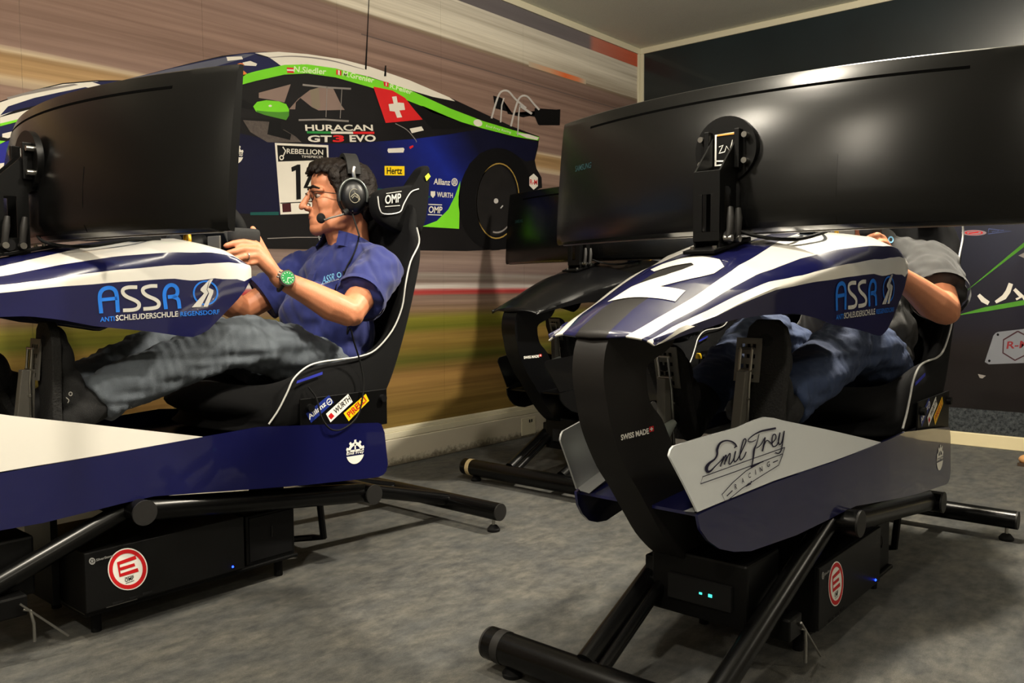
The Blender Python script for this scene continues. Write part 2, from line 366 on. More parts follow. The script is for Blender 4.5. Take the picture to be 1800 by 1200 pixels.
def mp_(k, pts, m, name): mdec(k).poly(pts, 0).build(name, m, mural, ML)
sil_top = [(-260, 290), (-150, 235), (-60, 200), (0, 178), (60, 158), (110, 146), (170, 141), (215, 141), (260, 130), (330, 112), (390, 98), (440, 92), (490, 91), (540, 95), (600, 104), (650, 117), (720, 141), (790, 171), (850, 199), (900, 222), (948, 240)]
mp_(1, sil_top+[(946, 258), (940, 282), (943, 296), (952, 312), (953, 330), (930, 338), (925, 380), (900, 418), (905, 437), (820, 441), (740, 440), (560, 438), (380, 436), (180, 424), (0, 410), (-260, 420)], P_CHAR, 'car_silhouette_print')
# front wing, bonnet and front wheel arch as far as they show beside the monitor
mp_(2, [(-260, 292), (-150, 237), (-60, 202), (0, 180), (60, 160), (110, 148), (170, 143), (188, 145), (182, 153), (140, 160), (90, 172), (40, 188), (0, 205), (-80, 235), (-260, 320)], P_WHT, 'bonnet_stripe_print')
mp_(3, [(12, 171), (70, 156), (130, 147), (138, 149), (90, 158), (40, 168), (14, 175)], P_GRY, 'bonnet_stripe_print')
mp_(3, [(14, 187), (60, 172), (105, 162), (150, 153), (168, 157), (140, 168), (100, 178), (60, 186), (30, 193), (0, 203)], P_DBL, 'bonnet_stripe_print')
mp_(3, [(162, 144), (200, 142), (215, 143), (196, 150), (186, 152)], P_DBL, 'bonnet_stripe_print')
mp_(2, [(0, 206), (60, 190), (110, 176), (140, 170), (110, 190), (60, 205), (0, 219)], P_WHT, 'bonnet_stripe_print')
mp_(3, [(0, 217), (60, 203), (100, 192), (100, 195), (60, 206), (0, 222)], P_GRN, 'green_pinstripe_print')
mp_(2, [(-200, 262), (0, 222), (60, 208), (100, 196), (80, 220), (40, 230), (0, 240), (-200, 300)], P_DBL, 'wing_print')
mp_(3, [(4, 235), (25, 230), (30, 236), (14, 243), (4, 241)], P_WHT, 'wing_highlight_print')
mp_(3, [(28, 242), (50, 230), (48, 240), (36, 249)], P_WHT, 'wing_highlight_print')
mp_(2, [(-220, 300), (0, 253), (28, 242), (45, 256), (60, 275), (70, 330), (0, 330), (-220, 360)], mat('printed bright blue', (38, 40, 130), .6), 'wing_print')
mp_(3, [(-220, 330), (0, 287), (24, 284), (20, 292), (0, 300), (-220, 350)], P_WHT, 'wing_stripe_print')
mp_(3, [(-30, 252), (0, 247), (10, 248), (0, 253), (-30, 260)], P_GRN, 'green_pinstripe_print')
# roof
mp_(2, [(225, 139), (300, 120), (380, 102), (430, 93), (470, 91), (450, 97), (475, 102), (495, 118), (460, 123), (400, 138), (330, 158), (225, 190)], P_DBL, 'windscreen_print')
mp_(3, [(225, 139), (300, 121), (370, 106), (400, 100), (430, 95), (448, 95), (424, 104), (360, 122), (300, 140), (225, 160)], mat('printed slate', (84, 86, 100), .6, var=.2, vscale=10), 'windscreen_strip_print')
mp_(3, [(448, 93), (490, 91), (540, 95), (600, 104), (650, 117), (720, 141), (790, 171), (800, 178), (760, 170), (720, 158), (650, 135), (580, 119), (530, 113), (496, 117), (478, 104), (472, 100)], P_WHT, 'roof_print')
mdec(4).line([(472, 101), (520, 99), (580, 106), (640, 122)], [1, 2.2, 2.2, 1], smooth=5).build('roof_seam_print', P_GRY, mural, ML)
mp_(4, [(398, 100), (425, 99), (427, 104), (400, 107)], P_WHT, 'sun_strip_mark_print')
mdec(4).ell((422, 115), 7, 4, -10).build('sun_strip_mark_print', mat('printed orange', (216, 120, 60), .6), mural, ML)
mp_(4, [(426, 110), (440, 107), (452, 112), (450, 116), (430, 115)], P_WHT, 'sun_strip_mark_print')
mp_(4, [(412, 136), (428, 124), (434, 129), (428, 134)], mat('printed orange'), 'helmet_print')
green = [(225, 197), (300, 172), (395, 141), (450, 125), (500, 114), (540, 113), (590, 120), (650, 136), (720, 158), (790, 190), (850, 213), (900, 228), (948, 241), (946, 247), (905, 240), (850, 226), (800, 211), (760, 198), (740, 186), (720, 178), (690, 166), (650, 153), (590, 136), (540, 129), (500, 131), (450, 142), (395, 157), (300, 190), (225, 215)]
mp_(4, green, P_GRN, 'green_roof_stripe_print')
mp_(5, [(906, 233), (930, 236), (947, 242), (944, 246), (925, 242)], P_WHT, 'spoiler_highlight_print')
# windows
mp_(3, [(300, 200), (395, 160), (450, 145), (500, 133), (540, 131), (590, 138), (650, 155), (655, 160), (678, 216), (600, 214), (500, 210), (395, 206), (300, 215)], P_WIN, 'side_window_print')
mp_(4, [(455, 163), (511, 148), (500, 180), (480, 176), (455, 172)], P_BRN, 'window_view_print')
mp_(4, [(508, 192), (524, 174), (545, 158), (560, 154), (585, 154), (600, 185), (606, 193), (560, 194), (548, 188), (528, 172), (520, 180), (519, 192)], P_BRN, 'window_view_print')
mp_(5, [(545, 158), (560, 154), (563, 190), (556, 192), (548, 187)], mat('printed olive tint', (124, 112, 96), .6), 'window_view_print')
mdec(6).line([(532, 149), (580, 154), (617, 156)], 3.2).line([(525, 211), (570, 210), (613, 213)], 3.2).line([(601, 157), (598, 208)], 1.2).line([(575, 152), (573, 206)], 1.2).build('window_bracket_print', P_GRY, mural, ML)
mp_(5, [(395, 176), (420, 172), (445, 184), (460, 190), (440, 192), (395, 184)], P_BLK, 'mirror_stalk_print')
mp_(4, [(427, 211), (474, 214), (478, 224), (500, 228), (520, 240), (530, 250), (470, 250), (440, 232)], mat('printed carbon weave', (78, 70, 66), .6, var=.4, vscale=120), 'vent_print')
mp_(5, [(474, 210), (494, 213), (494, 226), (512, 236), (510, 246), (470, 236)], P_BLK, 'vent_print')
mp_(6, [(445, 187), (452, 179), (468, 176), (490, 178), (503, 183), (508, 192), (508, 203), (503, 211), (486, 207), (465, 201), (450, 196)], P_GRN, 'mirror_print')
mp_(7, [(450, 194), (470, 196), (490, 197), (508, 196), (508, 203), (503, 211), (486, 207), (465, 202), (452, 197)], P_GRN2, 'mirror_shade_print')
mdec(8).ell((475, 186), 3, 1.8).build('mirror_glint_print', P_WHT, mural, ML)
mdec(6).ell((417, 212), 6, 4, 20).build('lamp_print', P_SIL, mural, ML)
# swiss quarter window
mp_(5, [(656, 152), (690, 159), (712, 172), (726, 190), (743, 210), (678, 216)], P_RED, 'flag_window_print')
mdec(6).poly([(689, 170), (697, 169), (699, 180), (710, 181), (712, 193), (702, 194), (707, 206), (698, 207), (694, 196), (685, 195), (683, 183), (692, 182)]).build('cross_print', P_WHT, mural, ML)
mp_(4, [(743, 186), (790, 206), (830, 222), (800, 226), (760, 226), (748, 212), (730, 190)], P_BLK, 'engine_cover_print')
# blue flank
mp_(3, [(390, 228), (430, 236), (500, 252), (600, 252), (660, 249), (730, 244), (790, 236), (850, 226), (905, 242), (945, 250), (940, 280), (925, 284), (900, 268), (870, 262), (845, 268), (825, 288), (812, 318), (806, 360), (800, 396), (740, 398), (600, 372), (490, 378), (400, 374), (300, 360), (300, 230)], P_BLU, 'flank_print')
mp_(2, [(300, 360), (490, 378), (600, 372), (740, 398), (800, 396), (800, 436), (380, 434), (300, 425)], P_CHAR, 'sill_print')
mp_(4, [(440, 373), (490, 372), (490, 378), (440, 378)], P_TEAL, 'teal_strip_print'); mp_(4, [(640, 330), (680, 332), (760, 345), (745, 352), (660, 345), (640, 342)], P_TEAL, 'teal_strip_print')
mdec(4).line([(470, 419), (520, 417), (640, 417)], 1.5).build('sill_line_print', P_GRY, mural, ML)
mp_(4, [(809, 318), (807, 402), (742, 398), (768, 388), (788, 368), (800, 344)], P_GRN, 'green_sill_print')
mdec(5).line([(695, 217), (715, 228), (730, 245), (732, 250)], 1.3, smooth=4).build('door_seam_print', P_GRY, mural, ML)
# rear wheel
mdec(4).ell((872, 350), 66, 90, 4).build('wheel_arch_print', P_BLK, mural, ML)
mdec(5).ell((875, 353), 38, 67, 3, inner=.965).build('tyre_ring_print', mat('printed ochre', (150, 122, 60), .6), mural, ML)
mdec(5).ell((872, 352), 36, 62, 3).build('rim_print', mat('printed rim', (24, 22, 22), .6, var=.5, vscale=16), mural, ML)
mdec(6).ell((872, 353), 4, 4.5).line([(880, 366), (884, 361)], 2).build('hub_print', P_SIL, mural, ML)
mdec(6).ell((875, 352), 33, 58, 3, n=16, a0=40, a1=100, inner=.95).build('rim_glint_print', P_GRY, mural, ML)
# rear wing
mp_(4, [(867, 168), (882, 172), (893, 200), (920, 206), (985, 192), (984, 220), (948, 220), (940, 205), (900, 198), (870, 190)], P_BLK, 'wing_plane_print')
mp_(5, [(940, 190), (985, 193), (984, 220), (946, 219), (940, 204)], P_BLK, 'wing_end_plate_print')
mdec(5).line([(864, 208), (872, 180), (880, 162), (893, 160), (906, 174), (925, 190)], 3.2, smooth=4).line([(880, 215), (882, 185), (886, 172)], 2.4).build('wing_bracket_print', P_SIL, mural, ML)
mdec(6).line([(898, 222), (906, 190), (914, 171), (926, 169), (938, 182), (948, 193)], 3.2, smooth=4).line([(910, 238), (912, 200), (914, 184)], 2.2).line([(914, 186), (935, 200)], 4).build('wing_bracket_print', P_SIL, mural, ML)
# race number board
mp_(5, [(483, 251), (577, 255), (580, 374), (493, 377)], P_WHT, 'number_board_print')
mp_(6, [(487, 255), (574, 259), (575, 281), (489, 284)], P_BLK, 'number_board_header_print')
mdec(7).text('REBELLION', (504, 270), (568, 272), (504, 261), bold=.01).build('lettering', P_WHT, mural, ML)
mdec(7).text('TIMEPIECES', (530, 277), (568, 278), (530, 273)).build('lettering', P_WHT, mural, ML)
mdec(7).ell((495, 277), 4, 4.5, inner=.55).line([(498, 274), (502, 265), (497, 258)], 2).build('emblem_print', P_WHT, mural, ML)
mdec(7).poly([(512, 294), (523, 289), (528, 289), (529, 350), (521, 351), (520, 299), (513, 302)]).line([(556, 288), (537, 329), (570, 328)], 8).line([(562, 305), (563, 350)], 8).build('race_number', P_BLK, mural, ML)
mdec(7).line([(493, 357), (535, 355), (578, 352)], 1.5).text('P', (538, 369), (546, 369), (538, 357)).build('number_board_rule_print', P_BLK, mural, ML)
mp_(7, [(496, 358), (511, 357), (512, 372), (497, 373)], mat('printed maroon', (60, 22, 26), .6), 'number_board_badge_print')
# lettering along the car
mdec(6).text('HURACAN', (537, 230), (656, 230), (536, 219), bold=.022).build('lettering', P_WHT, mural, ML)
mp_(6, [(539, 230.5), (581, 231), (582, 235), (540, 234.5)], mat('printed flag green', (40, 130, 60), .6), 'flag_stripe_print')
mp_(6, [(581, 231), (620, 231.3), (621, 235.3), (582, 235)], P_WHT, 'flag_stripe_print'); mp_(6, [(620, 231.3), (658, 231.5), (658, 235.5), (621, 235.3)], P_RED, 'flag_stripe_print')
mdec(6).text('GT', (541, 249.5), (583, 250), (541, 237.5), bold=.03).build('lettering', P_WHT, mural, ML)
mdec(6).text('EVO', (615, 249.5), (661, 249), (614, 237), bold=.03).build('lettering', P_WHT, mural, ML)
mdec(6).text('3', (585, 249.7), (605, 249.7), (585, 237.3), bold=.04).build('lettering', P_RED, mural, ML)
for t_, a_, b_, c_ in (('N.Siedler', (516, 126.5), (573, 131), (517, 116)), ('M.Grenier', (602, 133.5), (657, 146), (603.5, 124)), ('R.Feller', (685, 154.5), (724, 166.5), (686.5, 146.5))):
    mdec(6).text(t_, a_, b_, c_, bold=.02).build('lettering', mat('printed pale green', (206, 226, 176), .6), mural, ML)
for pr, pw in (([(504, 118.5), (516, 119), (517, 128.5), (505, 128)], [(504, 121.5), (516, 122), (516.5, 125), (504.5, 124.5)]), ([(591, 122), (600, 124), (600, 133), (591, 131)], [(594, 123), (597.5, 124), (597.5, 132), (594, 131)]), ([(674, 143), (683, 145), (683, 153), (675, 151)], [(678, 145), (680, 145.5), (680, 151), (678, 150.5)])):
    mdec(5).poly(pr).build('flag_print', P_RED, mural, ML); mdec(6).poly(pw).build('flag_print', P_WHT, mural, ML)
mp_(6, [(682, 261), (709, 259.5), (711, 262), (709, 268), (683, 268.5), (681, 265)], P_WHT, 'door_handle_print'); mp_(6, [(719, 258), (726, 255), (727, 258), (721, 262)], P_RED, 'pull_tag_print')
mp_(6, [(720, 226), (741, 222), (745, 229), (724, 234)], P_WHT, 'small_sticker_print')
mp_(6, [(676, 291.5), (711, 292), (711, 308.5), (676, 308)], P_YEL, 'yellow_sticker_print')
mdec(7).text('Hertz', (680, 306), (707, 306), (680, 294), bold=.02).build('lettering', P_BLK, mural, ML)
mdec(7).text('Allianz', (762, 324), (791, 326), (763, 313), bold=.02).build('lettering', P_WHT, mural, ML)
mdec(7).ell((799, 320), 5.5, 7, inner=.75).line([(797, 316.5), (797, 324)], 1.2).line([(799, 315.5), (799, 324)], 1.2).line([(801, 316.5), (801, 324)], 1.2).build('round_emblem_print', P_WHT, mural, ML)
mdec(7).text('WURTH', (768, 346), (796, 348), (768, 337), bold=.02).build('lettering', P_WHT, mural, ML)
mdec(7).poly([(757, 336), (765, 336), (765, 343), (761, 348), (757, 343)]).build('shield_print', P_WHT, mural, ML)
mdec(7).text('OMP', (753, 374), (777, 375), (754, 362), bold=.02).line([(753, 359), (777, 360)], 1.6).line([(752, 377), (777, 378)], 1.6).build('lettering', P_WHT, mural, ML)
mdec(7).text('Emil Frey Racing', (854, 224), (898, 235.5), (855, 219)).build('lettering', P_WHT, mural, ML)
mdec(7).ell((840, 216), 8, 6, 20).build('round_emblem_print', P_WHT, mural, ML)
def gear_logo(d, c, rx, ry, sk=0.0):
    """cogwheel over a half disc with a name band between them"""
    def q(x, y): return (c[0]+x*rx, c[1]+(y+sk*x)*ry)
    def arc(a0, a1, r, n=14): return [q(r*math.cos(math.radians(a)), r*math.sin(math.radians(a))) for a in np.linspace(a0, a1, n)]
    d.poly(arc(18, 162, 1.0)); 
    o = arc(188, 352, .82, 20); i = arc(352, 188, .55, 20); d.poly(o+i)
    d.line([q(-.93, -.12), q(.93, -.12)], .16*ry); d.line([q(0, -.7), q(0, -.12)], .16*rx)
    for a in (200, 235, 270, 305, 340):
        r = math.radians(a); u = np.array([math.cos(r), math.sin(r)]); n = np.array([-u[1], u[0]])
        d.poly([q(*(u*.8-n*.13)), q(*(u*1.03-n*.11)), q(*(u*1.03+n*.11)), q(*(u*.8+n*.13))])
    d.text('Emil Frey', q(-.95, .24), q(.95, .24), q(-.95, -.04), bold=.02)
    return d
gear_logo(mdec(6), (413, 271), 15, 17).build('cog_emblem_print', P_WHT, mural, ML)
mdec(7).poly([(938, 305), (945.5, 312), (945.5, 327), (938, 333.5), (930.5, 326), (930.5, 311)]).build('hexagon_print', P_WHT, mural, ML)
mdec(8).text('R-M', (931.5, 324), (944.5, 325), (931.5, 315), bold=.02).build('lettering', P_RED, mural, ML)
mdec(7).ell((640, 297), 9, 4, 10, inner=.8).build('round_emblem_print', P_WHT, mural, ML)
mdec(5).line([(643, 122), (646, 60), (649, -6)], [3, 1.5, 1]).line([(677, 134), (678, 115)], [4, 2]).build('aerial_print', P_BLK, mural, ML)

# ================================================================ dark glossy mural on the right wall
M_DKM = mat('dark glossy photo print', (14, 16, 20), .28, 0, .25, spec=.5); nt = M_DKM.node_tree; tc = nt.nodes.new('ShaderNodeTexCoord')
sep = nt.nodes.new('ShaderNodeSeparateXYZ'); nt.links.new(tc.outputs['Object'], sep.inputs['Vector'])
mr = nt.nodes.new('ShaderNodeMath'); mr.operation = 'MULTIPLY'; mr.inputs[1].default_value = 1/2.4; nt.links.new(sep.outputs['Z'], mr.inputs[0])
rp = nt.nodes.new('ShaderNodeValToRGB'); cr = rp.color_ramp; stp = [(.10, (20, 15, 15)), (.5, (26, 20, 21)), (.62, (24, 22, 34)), (.9, (28, 26, 40)), (1.1, (30, 30, 50)), (1.14, (34, 34, 40)), (1.6, (22, 28, 31)), (2.3, (26, 37, 41))]
while len(cr.elements) < len(stp): cr.elements.new(.5)
for e, (z, c) in zip(cr.elements, stp): e.position = z/2.4; e.color = (*lin(c), 1)
nt.links.new(mr.outputs[0], rp.inputs['Fac'])
sv, _ = noise_mix(nt, tc.outputs['Object'], 1.6, (160, 160, 160), (255, 255, 255), 5, .6, .35, .7, (1, 1, .8))
nt.links.new(mul(nt, rp.outputs['Color'], sv, .7), nt.nodes['Principled BSDF'].inputs['Base Color'])
M_ASPH = mat('printed asphalt', (46, 50, 52), .55); nt = M_ASPH.node_tree; tc = nt.nodes.new('ShaderNodeTexCoord')
av, _ = noise_mix(nt, tc.outputs['Object'], 55, (24, 26, 29), (78, 82, 84), 7, .75, .38, .7); nt.links.new(av, nt.nodes['Principled BSDF'].inputs['Base Color'])
XW = X1-.0015
rm = empty('race_car_poster', (X1, .6, .07)); tag(rm, 'dark glossy wall poster with the nose of a race car and green streaks', 'poster')
RL = (-X1, -.6, -.07)
MB().box((XW, Y0, .187), (X1-.0001, Y1-.036, ZCM)).build('poster_sheet', M_DKM, rm, RL)
MB().box((XW, Y0, .0675), (X1-.0001, Y1-.036, .1868)).build('asphalt_print', M_ASPH, rm, RL)
def rdec(k): return Decal(lambda px, py: on_plane(px, py, 0, XW-.0004-.0004*k))
rdec(0).poly([(1690, 518), (1800, 426), (1900, 342), (1902, 352), (1800, 434)]).build('green_streak_print', P_GRN2, rm, RL)
rdec(0).poly([(1678, 555), (1730, 540), (1800, 527), (1900, 512), (1900, 524), (1800, 536), (1740, 546)]).build('green_streak_print', P_GRN2, rm, RL)
rdec(1).line([(1720, 518), (1728, 527), (1738, 533)], [6, 9, 7]).line([(1750, 531), (1765, 522), (1772, 512), (1777, 498)], [5, 9, 9, 8]).line([(1783, 508), (1796, 521), (1786, 526)], [6, 9, 4]).line([(1798, 525), (1830, 505), (1850, 515)], [6, 9, 6]).build('led_signature_print', P_WHT, rm, RL)
rdec(1).poly([(1790, 449), (1800, 444), (1830, 440), (1830, 446), (1806, 456)]).build('headlamp_print', P_GRY, rm, RL)
rdec(1).poly([(1656, 537), (1672, 538), (1685, 547), (1682, 549), (1656, 543)]).build('red_print', mat('printed dim red', (130, 34, 36), .5), rm, RL)
P_BADGE = mat('printed badge grey', (112, 114, 120), .45)
rdec(1).poly([(1755, 583), (1800, 578), (1900, 566), (1900, 634), (1738, 640), (1731, 636), (1746, 590), (1750, 585)]).build('badge_print', P_BADGE, rm, RL)
rdec(2).line([(1789, 582), (1764, 597), (1763, 620), (1784, 633), (1806, 622), (1808, 592), (1789, 582)], 2.6).build('hexagon_print', mat('printed dark maroon', (60, 36, 40), .5), rm, RL)
rdec(2).text('R-M', (1769, 613), (1808, 611), (1771, 600), bold=.02).build('lettering', mat('printed dull red', (120, 40, 44), .5), rm, RL)
rdec(2).ell((1754, 588), 2.2, 2.2).ell((1739, 634), 2.2, 2.2).build('badge_screw_print', P_BLK, rm, RL)
rdec(1).ell((1712, 409), 22, 5).build('round_sticker_print', mat('printed pale pink', (150, 128, 134), .5), rm, RL)
rdec(2).ell((1712, 409), 16, 3.6, inner=.8).line([(1703, 410), (1720, 408)], 2).build('round_sticker_print', P_RED, rm, RL)
rdec(1).line([(1738, 402), (1737, 411), (1778, 406), (1738, 402)], 1.3).text('WÜRTH', (1743, 409), (1764, 406.5), (1743, 405)).build('sticker_print', mat('printed dim blue', (84, 94, 140), .5), rm, RL)
rdec(1).poly([(1719, 657), (1733, 660), (1727, 665), (1722, 664)]).build('tow_eye_print', P_GRY, rm, RL)

# ================================================================ racing simulators
PIV = np.array([1.1, 2.1, 0.0])
class Frame:
    """rig coordinates: x from nose to seat, y = 0 on the rig's middle plane (minus = driver's left), z up"""
    def __init__(s, dx, dy, a):
        s.a = a; s.T = Matrix.Translation(Vector(PIV)+Vector((dx, dy, 0))) @ Matrix.Rotation(a, 4, 'Z') @ Matrix.Translation(Vector((0, 2.16, 0))-Vector(PIV))
        s.I = s.T.inverted(); s.o = np.array(s.I @ Vector(CAMP))
    def thing(s, name, base, label, cat, group=None):
        e = empty(name, s.T @ Vector(base), s.a); return tag(e, label, cat, group)
    def ray(s, px, py): return np.array(s.I.to_3x3() @ Vector(ray(px, py)))
    def side(s, eps=0.0015, sgn=-1):
        """projector onto the bowed side surface y = -+half_width(x)"""
        def f(px, py):
            d = s.ray(px, py); lo, hi = None, None; t = .5
            while t < 5:
                q = s.o+t*d
                if sgn*q[1] < half_width(q[0]) and 0 < q[0] < 2: hi = t; break
                lo = t; t += .02
            for _ in range(24):
                m = (lo+hi)/2; q = s.o+m*d
                if sgn*q[1] < half_width(q[0]): hi = m
                else: lo = m
            q = s.o+hi*d; return (q[0], q[1]+sgn*eps, q[2])
        return f
    def plane(s, axis, val):
        def f(px, py):
            d = s.ray(px, py); t = (val-s.o[axis])/d[axis]; return tuple(s.o+t*d)
        return f
FR_L = Frame(0, 0, 0); FR_R = Frame(.95416, -1.3132, -.008756); FR_B = Frame(2.21101, -.04112, .00112)
def curve(t): 
    xs = [q[0] for q in t]; ys = [q[1] for q in t]; return lambda x: float(np.interp(x, xs, ys))
half_width = curve([(.1, .05), (.2, .09), (.33, .124), (.6, .18), (.836, .227), (.93, .2415), (1.015, .253), (1.1, .262), (1.2, .267), (1.3, .27), (1.8, .27)])
ridge = curve([(.26, .712), (.274, .727), (.353, .766), (.441, .799), (.52, .828), (.628, .863), (.7, .877), (.78, .894), (.89, .918), (1.0, .935), (1.08, .94), (1.15, .928), (1.2, .902)])
drop = curve([(.26, .018), (.3, .03), (.45, .05), (.68, .057), (.9, .045), (1.1, .032), (1.2, .034)])
low = curve([(.26, .698), (.293, .702), (.376, .719), (.5, .741), (.585, .747), (.696, .748), (.76, .738), (.824, .722), (.94, .706), (1.034, .688), (1.05, .689), (1.08, .703), (1.16, .777), (1.194, .815), (1.2, .832)])
s1u = curve([(.26, .62), (.356, .68), (.484, .65), (.6, .59), (.72, .5), (.85, .40), (1.0, .34), (1.1, .42), (1.2, .6)])
s1l = curve([(.26, .85), (.35, .85), (.52, .81), (.7, .79), (.78, .8), (.88, .88), (1.0, 1.0), (1.07, 1.05), (1.15, 1.04), (1.2, .98)])
s2u = curve([(.26, .92), (.46, .91), (.6, .93), (.7, .97), (.81, 1.08), (.91, 1.15), (1.0, 1.17), (1.1, 1.2), (1.17, 1.18), (1.2, 1.02)])
s2l = curve([(.26, 1.0), (.32, 1.06), (.436, 1.17), (.65, 1.2), (.8, 1.28), (.91, 1.32), (1.0, 1.33), (1.1, 1.40), (1.17, 1.56), (1.2, 1.95)])
def cowl_pt(x, s, sg):
    w = half_width(x); zc = ridge(x)-drop(x); zb = min(low(x), zc-.004)
    if s <= 1: y, z = w*s, ridge(x)-drop(x)*s*s
    else: y, z = w, zc-(zc-zb)*(s-1)
    # slightly rounded shoulder
    k = max(0, 1-abs(s-1)/.16); y -= .006*k*k*(x > .4); z -= .004*k*k
    return (x, sg*y, z)
def cowl_mesh():
    V = []; Fc = []; Mi = []; NX = 46
    rows = []
    def seg(a, b, n, m): return [(a, b, i/n, m) for i in range(n)]
    zero, one, two = (lambda x: 0.0), (lambda x: 1.0), (lambda x: 2.0); band = lambda x: .034/half_width(x)
    R = seg(zero, band, 1, 2)+seg(band, s1u, 4, 0)+seg(s1u, s1l, 3, 1)+seg(s1l, s2u, 2, 0)+seg(s2u, s2l, 3, 1)+seg(s2l, two, 5, 0)+[(two, two, 0, 0)]
    for sg in (-1, 1):
        k = len(V); n = len(R)
        for (a, b, t, m) in R:
            for i in range(NX+1):
                u = i/NX; s_end = a(1.2)*(1-t)+b(1.2)*t; xe = 1.04+.16*min(1, s_end)**2; xs = .262+.03*min(1, a(.27)*(1-t)+b(.27)*t)**2
                x = xs+(xe-xs)*u; s = a(x)*(1-t)+b(x)*t; V.append(cowl_pt(x, s, sg))
        for i in range(NX+1):       # turned-in lower lip
            x = V[k+(n-1)*(NX+1)+i][0]; p = V[k+(n-1)*(NX+1)+i]; g = (.016 if x < .86 else .006)*min(1, max(.1, (x-.29)/.12))
            V.append((p[0], p[1]-sg*g, p[2]+(.012 if x < .86 else .003)))
        for j in range(n):
            mi = R[j][3] if j < n-1 else 0
            for i in range(NX):
                q = (k+j*(NX+1)+i, k+j*(NX+1)+i+1, k+(j+1)*(NX+1)+i+1, k+(j+1)*(NX+1)+i)
                Fc.append(q if sg > 0 else q[::-1]); Mi.append(mi)
    me = bpy.data.meshes.new('nose_cowl'); me.from_pydata(V, [], Fc); me.polygons.foreach_set('material_index', Mi); me.update()
    bm = bmesh.new(); bm.from_mesh(me); bmesh.ops.remove_doubles(bm, verts=bm.verts, dist=1e-4); bm.to_mesh(me); bm.free()
    return me
def sheet(top, bot, sgn, thick, inset=0.0, n=40):
    """bowed side sheet bounded by two chains (x, z), x-monotone"""
    x0, x1 = max(top[0][0], bot[0][0]), min(top[-1][0], bot[-1][0]); xs = sorted(set([round(v, 4) for v in np.linspace(x0, x1, n)]+[q[0] for q in top+bot if x0 <= q[0] <= x1]))
    T, B = curve(top), curve(bot); mb = MB(); rings = []
    for x in xs:
        w = half_width(x)-inset; zt, zb = T(x), min(B(x), T(x)-.0005)
        rings.append([(x, sgn*w, zb), (x, sgn*w, (zb+zt)/2), (x, sgn*w, zt), (x, sgn*(w-thick), zt), (x, sgn*(w-thick), (zb+zt)/2), (x, sgn*(w-thick), zb)])
    return mb.loft(rings)
PANEL_T = [(.405, .388), (.45, .395), (.63, .414), (1.06, .441), (1.21, .447), (1.4, .429), (1.61, .408), (1.622, .402), (1.634, .376), (1.645, .279)]
PANEL_B = [(.405, .385), (.412, .36), (.434, .335), (.466, .313), (.508, .299), (.559, .29), (.708, .293), (.866, .309), (.94, .314), (1.063, .302), (1.355, .269), (1.58, .248), (1.607, .246), (1.625, .249), (1.638, .258), (1.645, .277)]
WHITE_T = [(.332, .508), (.336, .517), (.343, .522), (.42, .529), (.52, .536), (.57, .545), (.6, .548), (.63, .543), (.66, .535), (.8, .503), (1.06, .4415)]
WHITE_B = [(.332, .505), (.37, .45), (.407, .393), (.45, .398), (.63, .417), (1.06, .441)]

def monitor_front(y): return .868+(1.8-math.sqrt(1.8**2-y*y))
MZ, MH, MW = 1.095, .172, .597
_pz = curve([(-.172, .45), (-.165, .78), (-.14, .95), (-.06, 1.0), (.0, .985), (.05, .94), (.09, .86), (.12, .765), (.1375, .70), (.155, .62), (.168, .54), (.172, .40)])
def monitor_back(y, dz, out=0.0):
    th = .018+.062*max(0, 1-(y/.6)**2)**.8
    return (monitor_front(y)-th*_pz(dz)-out+dz*.09, y, MZ+dz)

M_MON = mat('monitor shell', (7, 7, 7), .27, 0, 0, spec=.36, bump=.03, bscale=900)
M_SCREEN = mat('lit monitor screen', (40, 50, 60), .3, emit=(120, 150, 190), estr=.7)
M_CHR_B = mat('blue foil', (38, 120, 225), .25, .15, .5); M_CHR_W = mat('silver foil', (222, 220, 212), .25, .25, .4)
M_GREYM = mat('matt anthracite panel', (23, 21, 20), .5, spec=.3)
M_TAG = mat('blue seat tag', (24, 36, 150), .7); M_TAGY = mat('yellow tag', (200, 210, 40), .7)
M_CAP = mat('dull grey cap', (30, 29, 28), .5, spec=.3)
M_CREAM = mat('pale cream label', (206, 184, 138), .6)
M_LIP = mat('brushed aluminium sheet', (176, 178, 178), .38, .35, bump=.03, bscale=80)
M_SWHITE = mat('white foil on sheet', (226, 230, 232), .25, 0, 1.0)

